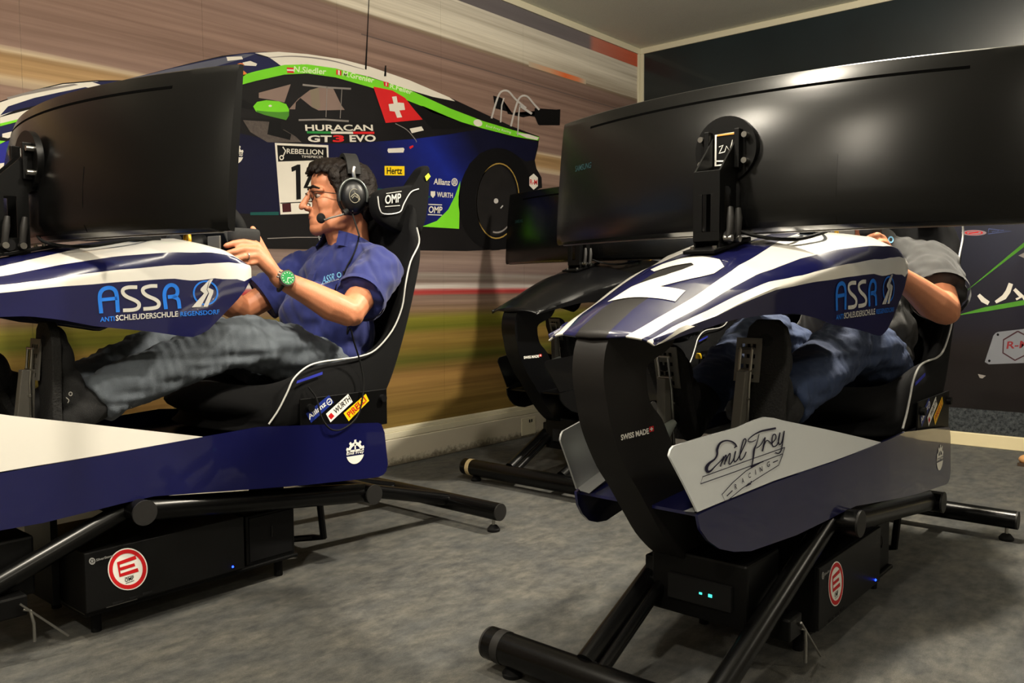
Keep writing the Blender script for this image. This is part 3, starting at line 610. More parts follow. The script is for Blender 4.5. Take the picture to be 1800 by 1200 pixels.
def stroke_script():
    """brush-script wordmark with slanted band, in photo pixels on the white side panel"""
    k = 7.06; Z = lambda pts: [(1220+x/k, 730+y/k) for x, y in pts]; S_ = []
    S_.append((Z([(495, 405), (520, 370), (470, 325), (390, 312), (320, 345), (285, 420), (285, 480), (255, 540), (190, 590), (155, 640), (160, 690), (200, 690), (260, 630), (330, 560), (370, 510)]), [2, 3, 3, 3, 4, 5, 4, 3.5, 5, 7, 6, 4, 2.5, 2, 2]))
    S_.append((Z([(365, 505), (345, 570), (325, 635)]), 2.4)); S_.append((Z([(340, 590), (375, 520), (395, 490), (395, 530), (375, 610)]), 2.4))
    S_.append((Z([(390, 570), (420, 500), (445, 470), (445, 510), (430, 590), (450, 600), (490, 540), (510, 450)]), 2.4)); S_.append((Z([(515, 440), (495, 540), (505, 575), (540, 540), (590, 440), (640, 330), (635, 290), (610, 310), (580, 420), (565, 520), (580, 550), (620, 510), (645, 450)]), 2.4))
    S_.append((Z([(527, 375), (525, 390)]), 3))
    S_.append((Z([(770, 300), (720, 325), (670, 320), (680, 290), (740, 240), (830, 195), (920, 175), (1015, 157)]), [1.5, 2, 2, 2, 2.5, 3.5, 4, 4])); S_.append((Z([(805, 230), (775, 350), (745, 420), (735, 500), (725, 570), (710, 640)]), [1.5, 2, 4, 3.5, 2.5, 2]))
    S_.append((Z([(770, 405), (820, 370), (880, 270)]), 2)); S_.append((Z([(880, 270), (865, 360), (845, 445)]), 3)); S_.append((Z([(865, 370), (900, 310), (940, 330), (960, 350)]), 2.2))
    S_.append((Z([(960, 350), (1010, 290), (1010, 240), (980, 240), (965, 300), (970, 370), (1000, 385), (1040, 340), (1065, 210)]), 2.4)); S_.append((Z([(1065, 210), (1045, 310), (1060, 360), (1090, 320), (1118, 190)]), 2.4)); S_.append((Z([(1118, 190), (1095, 350), (1075, 440), (1045, 470), (1005, 460)]), 2.4))
    lines = [(Z([(1125, 395), (700, 545), (105, 760), (78, 848), (500, 700), (1100, 475), (1125, 395)]), 1.4), (Z([(1100, 475), (860, 565), (640, 690), (480, 830), (345, 980), (390, 1075), (600, 900), (800, 770), (1050, 615), (1100, 480)]), 1.4),
             (Z([(405, 1000), (475, 930)]), 1.8), (Z([(978, 583), (1040, 555)]), 1.8), (Z([(640, 880), (700, 850), (708, 812)]), 1.6), (Z([(655, 860), (690, 835)]), 1.6), (Z([(700, 640), (780, 600), (860, 568)]), 2.2)]
    let = [('R', (505, 920), 28), ('A', (592, 845), 28), ('C', (675, 782), 30), ('I', (760, 735), 8), ('N', (815, 705), 34), ('G', (905, 645), 36)]
    return S_, lines, [(c, Z([p])[0], w/k) for c, p, w in let]

def assr_logo(side):
    """wordmark on the cowl, in photo pixels (from the rig by the mural)"""
    Z = lambda pts: [(150+x/6.923, 480+y/6.923) for x, y in pts]
    wA, wS, wT, wR, eB, eW, t1, t2, t3 = (Decal(side) for _ in range(9))
    wA.line(Z([(190, 488), (172, 290), (195, 215), (245, 183), (310, 180), (360, 215), (380, 290), (393, 475)]), 7, smooth=5).line(Z([(180, 325), (385, 305)]), 6)
    wS.line(Z([(628, 170), (520, 172), (460, 195), (455, 240), (500, 285), (600, 330), (648, 370), (640, 420), (580, 445), (455, 452)]), 6.4, smooth=5)
    wT.line(Z([(872, 155), (780, 158), (705, 185), (700, 230), (750, 275), (850, 320), (890, 360), (880, 405), (820, 425), (702, 435)]), 6.4, smooth=5)
    wR.line(Z([(978, 438), (958, 260), (985, 175), (1040, 143), (1095, 165), (1118, 220), (1095, 275), (1000, 290)]), 6.6, smooth=5).line(Z([(1060, 285), (1125, 320), (1143, 430)]), 6.6, smooth=4)
    eB.ell(Z([(1460, 240)])[0], 155/6.923, 152/6.923, 0, inner=.86, n=40)
    eW = Decal(FR_L.side(.0022)); eW.poly(Z([(1510, 75), (1550, 70), (1490, 175), (1555, 205), (1550, 240), (1485, 405), (1430, 408), (1500, 245), (1478, 200), (1488, 160)])).poly(Z([(1505, 77), (1480, 160), (1470, 200), (1490, 240), (1395, 409), (1290, 415), (1440, 245), (1395, 210), (1400, 185)]))
    t1.text('ANTI', Z([(178, 592)])[0], Z([(352, 580)])[0], Z([(176, 535)])[0], bold=.015); t2.text('SCHLEUDERSCHULE', Z([(368, 580)])[0], Z([(1125, 528)])[0], Z([(366, 512)])[0], bold=.015); t3.text('REGENSDORF', Z([(1155, 525)])[0], Z([(1630, 497)])[0], Z([(1153, 470)])[0], bold=.012)
    return [(wA, 0), (wS, 1), (wT, 1), (wR, 0), (eB, 0), (eW, 1), (t1, 0), (t2, 1), (t3, 0)]

def tilt_box(mb, c, hx, hy, hz, ang, mi=0):
    ca, sa = math.cos(ang), math.sin(ang); V = []
    for sx in (-1, 1):
        for sy in (-1, 1):
            for sz in (-1, 1): V.append((c[0]+sx*hx*ca-sz*hz*sa, c[1]+sy*hy, c[2]+sx*hx*sa+sz*hz*ca))
    return mb.add(V, [(0, 1, 3, 2), (4, 6, 7, 5), (0, 4, 5, 1), (2, 3, 7, 6), (0, 2, 6, 4), (1, 5, 7, 3)], mi)

def make_rig(fr, label, style):
    """style: 'plain' navy rig, 'two' navy rig with number 2 and script logo, 'black' unbranded black rig"""
    base = (1.1, 0, 0); nb = (-1.1, 0, 0); blk = style == 'black'
    paint = M_BLACKGLOSS if blk else M_BLUE; white = M_BLACKGLOSS if blk else M_WHITE
    rig = fr.thing('racing_simulator', base, label, 'racing simulator')
    def P(mb, name, m, parent=rig, autos=None, bevel=0.0): return mb.build(name, m, parent, nb if parent is rig else None, autos=autos, bevel=bevel)
    # ---- nose cowl
    cw = put(cowl_mesh(), 'nose_cowl', [paint, white, M_BLACKGLOSS if blk else M_GREYM], rig, nb, autos=42)
    so = cw.modifiers.new('thickness', 'SOLIDIFY'); so.thickness = .004; so.offset = -1
    side = FR_L.side()
    if not blk:
        for i_, (d_, w_) in enumerate(assr_logo(side)): d_.build('road_emblem' if i_ in (4, 5) else 'lettering', (M_CHR_B, M_CHR_W)[w_], cw)
    if style == 'two':
        two = [(.575, .067), (.602, .054), (.626, .02), (.639, -.02), (.630, -.063), (.601, -.088), (.56, -.087), (.528, -.073), (.454, -.028), (.464, -.078), (.417, -.083), (.404, -.042), (.385, .046), (.459, .039), (.511, -.007), (.548, -.024), (.58, -.032), (.591, -.02), (.572, .012), (.545, .04)]
        def topp(x, y): w = half_width(x); return (x, y, ridge(x)-drop(x)*(y/w)**2+.0015)
        d = Decal(topp); d.poly(two, sub=3); d.build('race_number', M_WHITE, cw)
    # under-cowl dash and centre spine
    P(MB().prism([(.5, -.10, .70), (1.0, -.17, .70), (1.06, -.17, .84), (1.0, -.16, .885), (.62, -.1, .80)], (0, .0, 0)) if False else MB().loft([[(x, y*k, z) for x, z in ((.62, .77), (1.0, .735), (1.1, .80), (1.06, .90), (.7, .845))] for y, k in ((-.15, 1), (.15, 1))]), 'dash_housing', M_DARK, bevel=.01)
    # ---- hoop
    out = [(.278, .722), (.262, .69), (.257, .655), (.26, .625), (.268, .597), (.278, .56), (.296, .522), (.333, .466), (.372, .423), (.42, .365), (.468, .309), (.52, .265), (.545, .25)]
    inn = [(.66, .25), (.63, .33), (.58, .38), (.535, .44), (.49, .5), (.455, .548), (.412, .585), (.398, .634), (.41, .66), (.49, .688), (.52, .74), (.44, .77), (.353, .752)]
    prof = [tuple(q) for q in smoothline(out, 3)]+[tuple(q) for q in smoothline(inn, 3)]
    hoop = P(MB().loft([[(x, y, z) for x, z in prof] for y in (-.034, .034)]), 'front_hoop', M_GREYM if not blk else M_BLACKGLOSS, autos=35)
    hs = (FR_R if not blk else FR_R).plane(1, -.0345-.0008)
    Decal(hs).text('SWISS MADE', (1092, 774), (1141, 762), (1091, 764), bold=.03).build('lettering', M_PRINTW, hoop)
    Decal(hs).poly([(1141, 750), (1149, 748), (1149.5, 757.5), (1141.5, 759.5)]).build('flag_badge', M_RED, hoop)
    hs2 = FR_R.plane(1, -.0345-.0014); Decal(hs2).line([(1145.2, 750.5), (1145.5, 757)], 1.8).line([(1142.6, 754.2), (1148, 753.2)], 1.8).build('flag_cross', M_PRINTW, hoop)
    # ---- side panels and white wing sheets
    for sg in (-1, 1):
        pn = P(sheet(PANEL_T, PANEL_B, sg, .006), 'side_panel', paint, autos=35)
        wing = P(sheet(WHITE_T, WHITE_B, sg, .004, .002), 'wing_sheet', (M_BLACKGLOSS if blk else (M_SWHITE if style == 'two' else M_WHITE)), autos=35)
        if sg > 0 and not blk: wing.data.materials.clear(); wing.data.materials.append(M_LIP)
        # folded foot of the wing sheet
        xs = np.linspace(.41, .66, 8); rows = []
        for k_, dz in ((0, .003), (.008, -.003), (.03, -.005)): rows.append([(x, sg*(half_width(x)-.004-k_), curve(WHITE_B)(x)+dz) for x in xs])
        f = MB().loft(rows, False, False); P(f, 'wing_fold', M_LIP if not blk else M_BLACKGLOSS, wing, autos=60)
        if sg < 0 and not blk:
            gear_logo(Decal(FR_L.side(.0012)), (624, 794), 16, 21, -.12).build('cog_emblem', M_PRINTW, pn)
        if sg < 0 and style == 'two':
            pj = FR_R.side(.0004); st, ln, let = stroke_script(); d = Decal(pj)
            for pts, w in st: d.line(pts, [v*.85 for v in w] if hasattr(w, '__len__') else w*.85, smooth=5)
            for pts, w in ln: d.line(pts, w)
            for c, p, w in let: d.text(c, p, (p[0]+w, p[1]-w*.45), (p[0]-.7, p[1]-9.0), bold=.015)
            d.build('lettering', mat('navy brush lettering', (20, 16, 48), .35), wing)
    # ---- pan, spine, pedestal
    xs = np.linspace(.42, .72, 8); P(MB().loft([[(x, -half_width(x)+.007, z-.006), (x, half_width(x)-.007, z-.006), (x, half_width(x)-.007, z), (x, -half_width(x)+.007, z)] for x in xs for z in (.386+.05*(x-.42),)]), 'front_tray', paint, autos=30)
    xs = np.linspace(.72, 1.62, 16); P(MB().loft([[(x, -half_width(x)+.007, .388), (x, half_width(x)-.007, .388), (x, half_width(x)-.007, .400), (x, -half_width(x)+.007, .400)] for x in xs]), 'floor_pan', M_BLACK, autos=30)
    P(MB().loft([[(x, -.1, .27), (x, .1, .27), (x, .1, .388), (x, -.1, .388)] for x in (.60, 1.55)]), 'spine_box', M_BLACK, bevel=.006)
    ped = P(MB().box((.548, -.17, .13), (.70, .045, .262)), 'pedestal', M_BLACK, bevel=.006)
    MB().box((.540, -.14, .165), (.548, .0, .215)).build('hub_recess', M_RUB, ped)
    P(MB().box((.56, .045, .20), (.64, .068, .235)), 'junction_box', M_DARK, bevel=.004)
    MB().box((.538, -.078, .187), (.5405, -.072, .191)).box((.538, -.100, .186), (.5405, -.092, .192)).build('status_led', mat('cyan status light', (60, 190, 190), .4, emit=(70, 200, 190), estr=1.5), ped)
    # ---- tubular base
    def tubep(name, pts, r, m=M_TUBE, n=20, caps=True):
        t = P(MB().tube(pts, r, n), name, m, autos=40); return t
    def foot(x, y, z0):
        rg = []
        for r, z in ((.0, 0), (.021, 0), (.022, .008), (.012, .02), (.006, .022)): rg.append([(x+r*math.cos(a), y+r*math.sin(a), z) for a in np.linspace(0, 2*math.pi, 17)[:-1]])
        f_ = P(MB().loft(rg[1:]), 'levelling_foot', M_RUB, autos=40)
        MB().tube([(x, y, .018), (x, y, z0)], .0055, 10).build('foot_stem', M_STEEL, f_)
    ft = tubep('front_cross_tube', [(.325, -.43, .054), (.325, .30, .054)], .034)
    rt = tubep('rear_cross_tube', [(2.035, -.372, .068), (2.035, .372, .068)], .029)
    for t, x, r, z, ys in ((ft, .325, .034, .054, (-.43, .30)), (rt, 2.035, .029, .068, (-.372, .372))):
        for y in ys:
            sg = 1 if y > 0 else -1
            MB().tube([(x, y, z), (x, y+sg*.005, z)], r*.99, 20).build('end_cap', M_CAP, t, autos=40)
    MB().tube([(.325, .255, .054), (.325, .275, .054)], .0349, 20).build('tube_sleeve', M_CREAM if blk else M_CAP, ft, autos=40)
    for x, y in ((.325, -.38), (.325, .24), (2.035, -.345), (2.035, .345)): foot(x, y, .05)
    for y in (-.2, .06): tubep('front_strut', [(.335, y, .076), (.93, y if y < 0 else .1, .300)] if y < 0 else [(.335, y, .076), (.60, y, .20)], .023)
    tubep('front_strut', [(.335, .022, .076), (.60, .028, .20)], .013)
    for x, z, nm in ((.905, .285, 'mid_cross_tube'), (1.595, .195, 'hub_cross_tube')):
        t = tubep(nm, [(x, -.262, z), (x, .262, z)], .029)
        for y in (-.262, .262):
            sg = 1 if y > 0 else -1; MB().tube([(x, y, z), (x, y+sg*.005, z)], .0295, 24).build('end_cap', M_CAP, t, autos=40)
    for y in (-.225, .225): tubep('side_rail', [(.905, y, .285), (1.595, y, .195)], .0285)
    for y in (-.14, .14): tubep('rear_strut', [(1.595, y, .195), (2.03, y, .075)], .021)
    for y in (-.18, .18): P(MB().box((1.40, y-.01, .25), (1.56, y+.01, .39)), 'seat_riser', M_BLACK, bevel=.003)
    # stirrup bracket under the rail
    P(MB().tube([(1.45, -.19, .215), (1.48, -.17, .075), (1.48, -.12, .065), (1.425, -.08, .065), (1.41, -.08, .085), (1.395, -.1, .215)], .010, 8), 'stirrup_bracket', M_BLACK, autos=40)
    # computer tray
    tray = P(MB().box((.79, -.20, .052), (1.37, .10, .062)), 'computer_tray', M_BLACK, bevel=.003)
    for x in (.83, 1.33):
        for y in (-.16, .07):
            MB().tube([(x, y, 0), (x, y, .05)], .012, 10).build('tray_foot', M_RUB, tray)
    for x in (.775, 1.40): MB().box((x-.008, -.08, .06), (x+.008, .08, .28)).build('tray_hanger', M_BLACK, tray)
    P(MB().box((.46, -.205, .02), (.60, -.165, .07)) if False else MB().box((.60, -.235, .11), (.66, -.19, .155)), 'cable_bracket', M_BLACK, bevel=.004)
    P(MB().tube([(.65, -.236, .125), (.662, -.24, .12), (.668, -.24, .09), (.668, -.24, .05)], .0035, 8), 'bracket_hook', M_STEEL, autos=60)
    P(MB().tube([(.642, -.24, .14), (.735, -.245, .042)], .0025, 6), 'aerial_rod', M_STEEL)
    # ---- pedals
    pb = P(MB().box((.74, -.15, .40), (1.0, .2, .425)), 'pedal_base', M_DULL, bevel=.003)
    for yc, ztop, tilt in ((-.072, .692, 4), (.078, .672, 14)):
        pd = MB(); t = math.tan(math.radians(tilt)); X = (lambda z: .7495+(z-.6)*.08) if yc < 0 else (lambda z: .668-(z-.64)*.475)
        w, h = .029, .095; holes = []
        for r in range(4):
            z0 = ztop-.018-r*.024
            for c in (-1, 0, 1): holes.append((yc+c*.013, z0))
        # perforated plate made of strips around real openings
        zs = [ztop]; 
        for r in range(4): zs += [ztop-.013-r*.022, ztop-.022-r*.022]
        zs.append(ztop-h)
        for i in range(len(zs)-1):
            za, zb = zs[i], zs[i+1]
            cols = [(-w, w)] if i % 2 == 0 else [(-w, -.0165), (-.0085, -.004), (.004, .0085), (.0165, w)]
            for a, b in cols:
                V = []
                for z in (zb, za):
                    sh = (z-ztop)*t*-1*.6
                    V += [(X(z)-.002, yc+a+sh, z), (X(z)+.002, yc+a+sh, z), (X(z)+.002, yc+b+sh, z), (X(z)-.002, yc+b+sh, z)]
                pd.add(V, [(0, 1, 2, 3), (7, 6, 5, 4), (0, 4, 5, 1), (1, 5, 6, 2), (2, 6, 7, 3), (3, 7, 4, 0)])
        pl = P(pd, 'pedal_plate', M_DULL)
        sh = lambda z: -(z-ztop)*t*.6
        for dy in (-.013, .013):
            a = [(X(ztop-.02)-.012, yc+dy+sh(ztop-.02), ztop-.02), (X(ztop-.1)-.012, yc+dy+sh(ztop-.1), ztop-.1), (.738, yc+dy+sh(.44), .425)]
            MB().tube(a, .0032, 7).build('pedal_rod', M_STEEL, pl)
        for dz in (.022, .07, .13, .18):
            z = ztop-dz; MB().tube([(X(z)-.012, yc-.018+sh(z), z), (X(z)-.012, yc+.018+sh(z), z)], .003, 7).build('cross_pin', M_STEEL, pl)
        z1 = ztop-.07
        xb = .742 if yc < 0 else .748
        arm_ = [(X(z1)-.030, z1), (X(z1)-.001, z1), (xb, .418), (xb-.045, .418)]
        MB().loft([[(x, y_+sh(z), z) for x, z in arm_] for y_ in (yc-.011, yc+.011)]).build('pedal_arm', M_DULL, pl, bevel=.002)
        dx_ = 0 if yc < 0 else .045
        cyl = P(MB().tube([(.74-dx_, yc, .50), (.69-dx_, yc+.005, .475), (.60-dx_*.6, yc+.01, .44), (.56, yc+.012, .42)], [.008, .02, .02, .014], 16), 'brake_cylinder', mat('pale anodised metal', (186, 196, 190), .35, .4), autos=40)
        MB().tube([(.678-dx_, yc+.006, .47), (.668-dx_, yc+.006, .466)], .0225, 16).build('cylinder_ring', M_RUB, cyl, autos=40)
        MB().tube([(.637-dx_*.8, yc+.008, .455), (.625-dx_*.8, yc+.009, .45)], .0225, 16).build('cylinder_ring', M_RUB, cyl, autos=40)
    P(MB().box((.56, -.10, .395), (.74, .17, .418)), 'pedal_slide', M_DARK, bevel=.003)
    # ---- monitor arm and monitor
    mnt = MB(); tilt_box(mnt, (.745, 0, .893), .09, .037, .004, .2)
    mp0 = P(mnt, 'mount_plate', M_BLACK, bevel=.0015)
    for x, y in ((.68, -.026), (.68, .026), (.80, -.026), (.80, .026)):
        z = .893+(x-.745)*.2+.004; MB().tube([(x, y, z-.001), (x-.001, y, z+.005)], .005, 8).build('bolt', M_STEEL, mp0)
    arm = P(MB().box((.69, -.031, 1.0), (.694, .031, 1.05)).box((.69, -.031, .92), (.694, -.010, 1.0)).box((.69, .010, .92), (.694, .031, 1.0)).box((.69, -.031, .90), (.694, .031, .92)), 'arm_front_plate', M_BLACK, bevel=.0008)
    for sg in (-1, 1):
        y0, y1 = sorted((sg*.027, sg*.031)); q = MB()
        def strip(poly): q.loft([[(x, y, z) for x, z in poly] for y in (y0, y1)])
        strip([(.694, .885), (.694, 1.05), (.715, 1.072), (.715, .885)]); strip([(.742, .885), (.742, 1.098), (.772, 1.13), (.80, 1.145), (.80, 1.05), (.768, 1.03), (.768, .885)])
        strip([(.715, .885), (.715, .925), (.742, .925), (.742, .885)]); strip([(.715, 1.02), (.715, 1.072), (.742, 1.098), (.742, 1.02)])
        P(q, 'arm_side_plate', M_BLACK)
    hinge = P(MB().tube([(.72, -.04, .908), (.72, .04, .908)], .014, 16), 'hinge_pin', M_DARK, autos=40)
    for x in (.709, .746):
        lv = P(MB().tube([(x, -.043, .905), (x+.001, -.046, .925), (x+.004, -.046, .95), (x+.008, -.043, .972)], [.008, .0075, .0085, .006], 10), 'clamp_lever', M_CAP, autos=60)
        MB().tube([(x, -.034, .906), (x, -.052, .906)], .0075, 10).build('lever_pivot', M_STEEL, lv, autos=40)
    disc = P(MB().tube([(.775, 0, 1.105), (.79, 0, 1.105)], .073, 40), 'mount_disc', M_BLACK, autos=40, bevel=0)
    for sg in (-1, 1):
        ch = MB().box((.755, sg*.036-.006, 1.06), (.776, sg*.036+.006, 1.145)).build('mount_flange', M_BLACK, disc, bevel=.002)
        for z in (1.075, 1.13): MB().tube([(.758, sg*.052, z), (.776, sg*.052, z)], .0065, 10).build('bolt', M_STEEL, disc, autos=40)
    rp_ = lambda y, z: (.7735, y, z)
    Decal(rp_).line([(-.024, 1.138), (.022, 1.138), (.022, 1.072), (-.02, 1.072)], .005).line([(.014, 1.112), (.004, 1.115), (.010, 1.104), (.014, 1.098), (.0, 1.100), (-.004, 1.112), (-.012, 1.100), (-.018, 1.124), (-.014, 1.098)], .002).line([(.024, 1.082), (-.02, 1.078)], .003).build('signature_sticker', M_PRINTW, disc)
    Decal(lambda y, z: (.773, y, z)).line([(.018, 1.1375), (-.024, 1.1375)], .0035).build('sticker_edge', mat('orange print', (226, 150, 60), .5), disc)
    # monitor shell
    NY = 60; rings = []
    zz = [-.172, -.165, -.14, -.09, -.06, -.03, 0, .025, .05, .07, .09, .105, .12, .1375, .155, .168, .172]
    for i in range(NY+1):
        y = -MW+2*MW*i/NY; r = [monitor_back(y, z) for z in zz]
        r += [(monitor_front(y)+.172*.09, y, MZ+.172), (monitor_front(y)-.172*.09, y, MZ-.172)]; rings.append(r)
    mon = P(MB().loft(rings), 'monitor', M_MON, autos=38)
    scr = MB().loft([[(monitor_front(y)+dz*.09+.0012, y, MZ+dz) for dz in (-.155, .162)] for y in np.linspace(-.585, .585, 40)], False, False).build('screen', M_SCREEN, mon)
    ys = np.linspace(-.455, .455, 60); MB().loft([[monitor_back(y, .1375, -.004), monitor_back(y, .1375, .0006), monitor_back(y, .1315, .0006), monitor_back(y, .1315, -.004)] for y in ys]).build('vent_slot', mat('black slot', (2, 2, 2), .9, spec=.02), mon)
    ys = np.linspace(-.235, .235, 40)
    MB().loft([[monitor_back(y, z, .0012) for z in (-.163, -.15, -.1, -.045, -.02)]+[monitor_back(y, z, -.004) for z in (-.02, -.163)] for y in ys]).build('rear_cover', M_MON, mon, autos=30)
    ys = np.linspace(-.57, .57, 60); MB().loft([[(monitor_front(y)-.012-.172*.09, y, MZ-.1745), (monitor_front(y)+.002-.172*.09, y, MZ-.1745), (monitor_front(y)+.002-.172*.09, y, MZ-.1715), (monitor_front(y)-.012-.172*.09, y, MZ-.1715)] for y in ys]).build('bottom_strip', mat('grey bezel strip', (120, 116, 110), .35, .6), mon)
    V, Fc = text_geo('SAMSUNG', .01); me = bpy.data.meshes.new('lettering'); me.from_pydata([monitor_back(.505-u*.075, .022+v*.016, .0008) for u, v in V], [], Fc); put(me, 'lettering', mat('teal glint lettering', (52, 84, 92), .3, .6), mon)
    # cables between monitor and cowl
    for pts in ([(.80, -.05, .95), (.84, -.1, .93), (.9, -.12, .935), (1.0, -.09, .95), (1.06, -.05, .94)], [(.80, .03, .95), (.79, -.06, .915), (.85, -.13, .905), (.95, -.16, .925), (1.02, -.12, .93)], [(.83, -.02, .94), (.88, -.07, .925), (.97, -.12, .945)]):
        P(MB().tube(smoothline(pts, 6), .004, 8), 'cable', M_RUB, autos=60)
    P(MB().box((.97, -.13, .925), (1.035, -.09, .945)), 'button_box', M_DARK, bevel=.003)
    P(MB().box((1.0, -.128, .945), (1.03, -.105, .9475)), 'green_indicator', mat('green indicator', (20, 150, 60), .4, emit=(20, 170, 70), estr=.6))
    # ---- steering wheel
    v = np.array([-.22, 0, .975]); c0 = np.array([1.252, 0, .935]); nrm = np.array([.975, 0, .22])
    wp = lambda a, b, n=0.0: tuple(c0+np.array([0, a, 0])+v*b+nrm*n)
    loop = [(-.115, -.075), (-.05, -.085), (.05, -.085), (.115, -.075), (.150, -.04), (.155, .01), (.148, .05), (.11, .085), (.05, .095), (-.05, .095), (-.11, .085), (-.148, .05), (-.155, .01), (-.150, -.04)]
    rim = P(MB().tube([wp(*q) for q in smoothline(loop+[loop[0]], 4)[:-1]], .0145, 12, closed=True), 'wheel_rim', M_RUB, autos=60)
    hub = P(MB().loft([[wp(a, b, n) for a, b in ((-.1, -.06), (.1, -.06), (.12, .0), (.1, .07), (-.1, .07), (-.12, 0))] for n in (-.03, .008)]), 'wheel_hub', M_DARK, bevel=.004)
    for sg in (-1, 1):
        MB().box((1.203, min(sg*.146, sg*.181), .925), (1.290, max(sg*.146, sg*.181), .966)).build('wheel_grip', mat('suede grip', (34, 34, 34), .9, bump=.3, bscale=600), rim, autos=50, bevel=.011)
        MB().box((1.185, sg*.115-.03, .90), (1.19, sg*.115+.03, .945)).build('shift_paddle', M_DULL, hub, bevel=.0015)
        for k, col in ((0, (200, 30, 30)), (1, (40, 160, 60)), (2, (230, 180, 30))):
            p0 = wp(sg*(.06+.018*(k % 2)), .045-.035*k, .008); p1 = wp(sg*(.06+.018*(k % 2)), .045-.035*k, .015); MB().tube([p0, p1], .006, 10).build('wheel_button', mat('button %d' % k, col, .4), hub)
    P(MB().tube([(1.225, 0, .93), (1.02, 0, .86)], .03, 16), 'steering_column', M_DARK, autos=40)
    P(MB().tube([(1.12+.028*math.cos(a)*.3, -.10+.028*math.cos(a), .925+.03*math.sin(a)) for a in np.linspace(0, 2*math.pi, 21)[:-1]], .005, 8, closed=True), 'gold_ring', mat('gold anodised', (200, 150, 40), .3, .7), autos=60)
    # ---- seat
    ST = [((1.10, .485), (1.235, .455), (1.24, .43), (1.12, .43)), ((1.17, .543), (1.275, .487), (1.29, .42), (1.2, .42)), ((1.27, .546), (1.335, .562), (1.35, .42), (1.33, .415)),
          ((1.40, .488), (1.42, .600), (1.45, .42), (1.45, .41)), ((1.54, .438), (1.53, .607), (1.57, .42), (1.57, .41)), ((1.675, .472), (1.63, .628), (1.655, .45), (1.68, .43)), ((1.722, .58), (1.70, .70), (1.715, .58), (1.745, .55)),
          ((1.745, .70), (1.733, .79), (1.765, .70), (1.79, .69)), ((1.775, .82), (1.758, .875), (1.80, .82), (1.825, .82)), ((1.80, .90), (1.795, .94), (1.825, .91), (1.85, .91)), ((1.812, .96), (1.80, .985), (1.835, .965), (1.862, .965)),
          ((1.822, 1.01), (1.81, 1.02), (1.845, 1.01), (1.872, 1.01)), ((1.832, 1.05), (1.825, 1.055), (1.855, 1.05), (1.88, 1.05)), ((1.845, 1.082), (1.842, 1.082), (1.862, 1.082), (1.88, 1.082))]
    WD = [.24, .245, .25, .252, .252, .252, .25, .25, .252, .25, .225, .205, .2, .16]
    rings = []
    for (C_, R_, O_, B_), w in zip(ST, WD):
        C_, R_, O_, B_ = (np.array(q) for q in (C_, R_, O_, B_)); half = [(C_, 0), (C_*.93+R_*.07, -.11), (C_*.66+R_*.34, -.178), (C_*.17+R_*.83, -.208), (R_, -w+.022), (R_*.75+O_*.25, -w), (O_, -w+.004), (O_*.3+B_*.7, -w+.05), (B_, 0)]
        ring = [(q[0], y, q[1]) for q, y in half]+[(q[0], -y, q[1]) for q, y in half[-2:0:-1]]; rings.append(ring)
    seat = P(MB().loft(rings), 'seat', M_FAB, autos=80); ss = seat.modifiers.new('smooth', 'SUBSURF'); ss.levels = 2; ss.render_levels = 2
    for sg in (-1, 1):
        pw_ = FR_L.plane(1, -.166); wg = [(lambda q: (q[0], q[2]))(pw_(*q)) for q in ((752, 425), (705, 408), (672, 392), (661, 370), (661, 348), (668, 334), (690, 328), (722, 326), (737, 322), (743, 298), (749, 290), (759, 289), (763, 296), (758, 350))]
        a, b = sg*.115, sg*.166; xm, zm = 1.80, 1.07
        r = [[(x+((xm-x)*.07 if k in (0, 3) else 0), y, z+((zm-z)*.05 if k in (0, 3) else 0)) for x, z in wg] for k, y in enumerate((a, a+(b-a)*.25, a+(b-a)*.75, b))]
        hb = MB().loft(r).build('head_bolster', M_FAB, seat, autos=60)
        sm = hb.modifiers.new('smooth', 'SUBSURF'); sm.levels = 1; sm.render_levels = 1
        pp = [(1.795, .992), (1.804, .945), (1.767, .886), (1.745, .816), (1.729, .746), (1.689, .678), (1.621, .622), (1.556, .606), (1.494, .603), (1.425, .60), (1.377, .59), (1.334, .562), (1.311, .525), (1.283, .482), (1.252, .447)]
        MB().tube([(x, sg*.249, z) for x, z in smoothline(pp, 4)], .0028, 6).build('piping', M_PIPE, seat, autos=80)
        if sg < 0:
            f = FR_L.plane(1, -.1675); MB().tube([f(*q) for q in smoothline([(736, 332), (722, 338), (710, 358), (702, 373), (675, 376), (667, 366), (664, 345)], 4)], .0022, 6).build('piping', M_PIPE, hb, autos=80)
            Decal(FR_L.plane(1, -.1685)).text('OMP', (677, 359), (705, 355), (677, 343), bold=.02).line([(679, 340), (706, 336)], 1.2).line([(677, 363), (703, 361)], 1.2).build('lettering', M_PIPE, hb)
            MB().loft([[FR_L.plane(1, y)(*q) for q in ((521, 674), (567, 658), (567, 653), (522, 669))] for y in (-.2535, -.2515)]).build('seat_tag', M_TAG, seat)
            MB().loft([[FR_L.plane(1, y)(*q) for q in ((750, 318), (757, 310), (753, 304), (747, 310))] for y in (-.168, -.164)]).build('harness_tag', M_TAGY, seat)
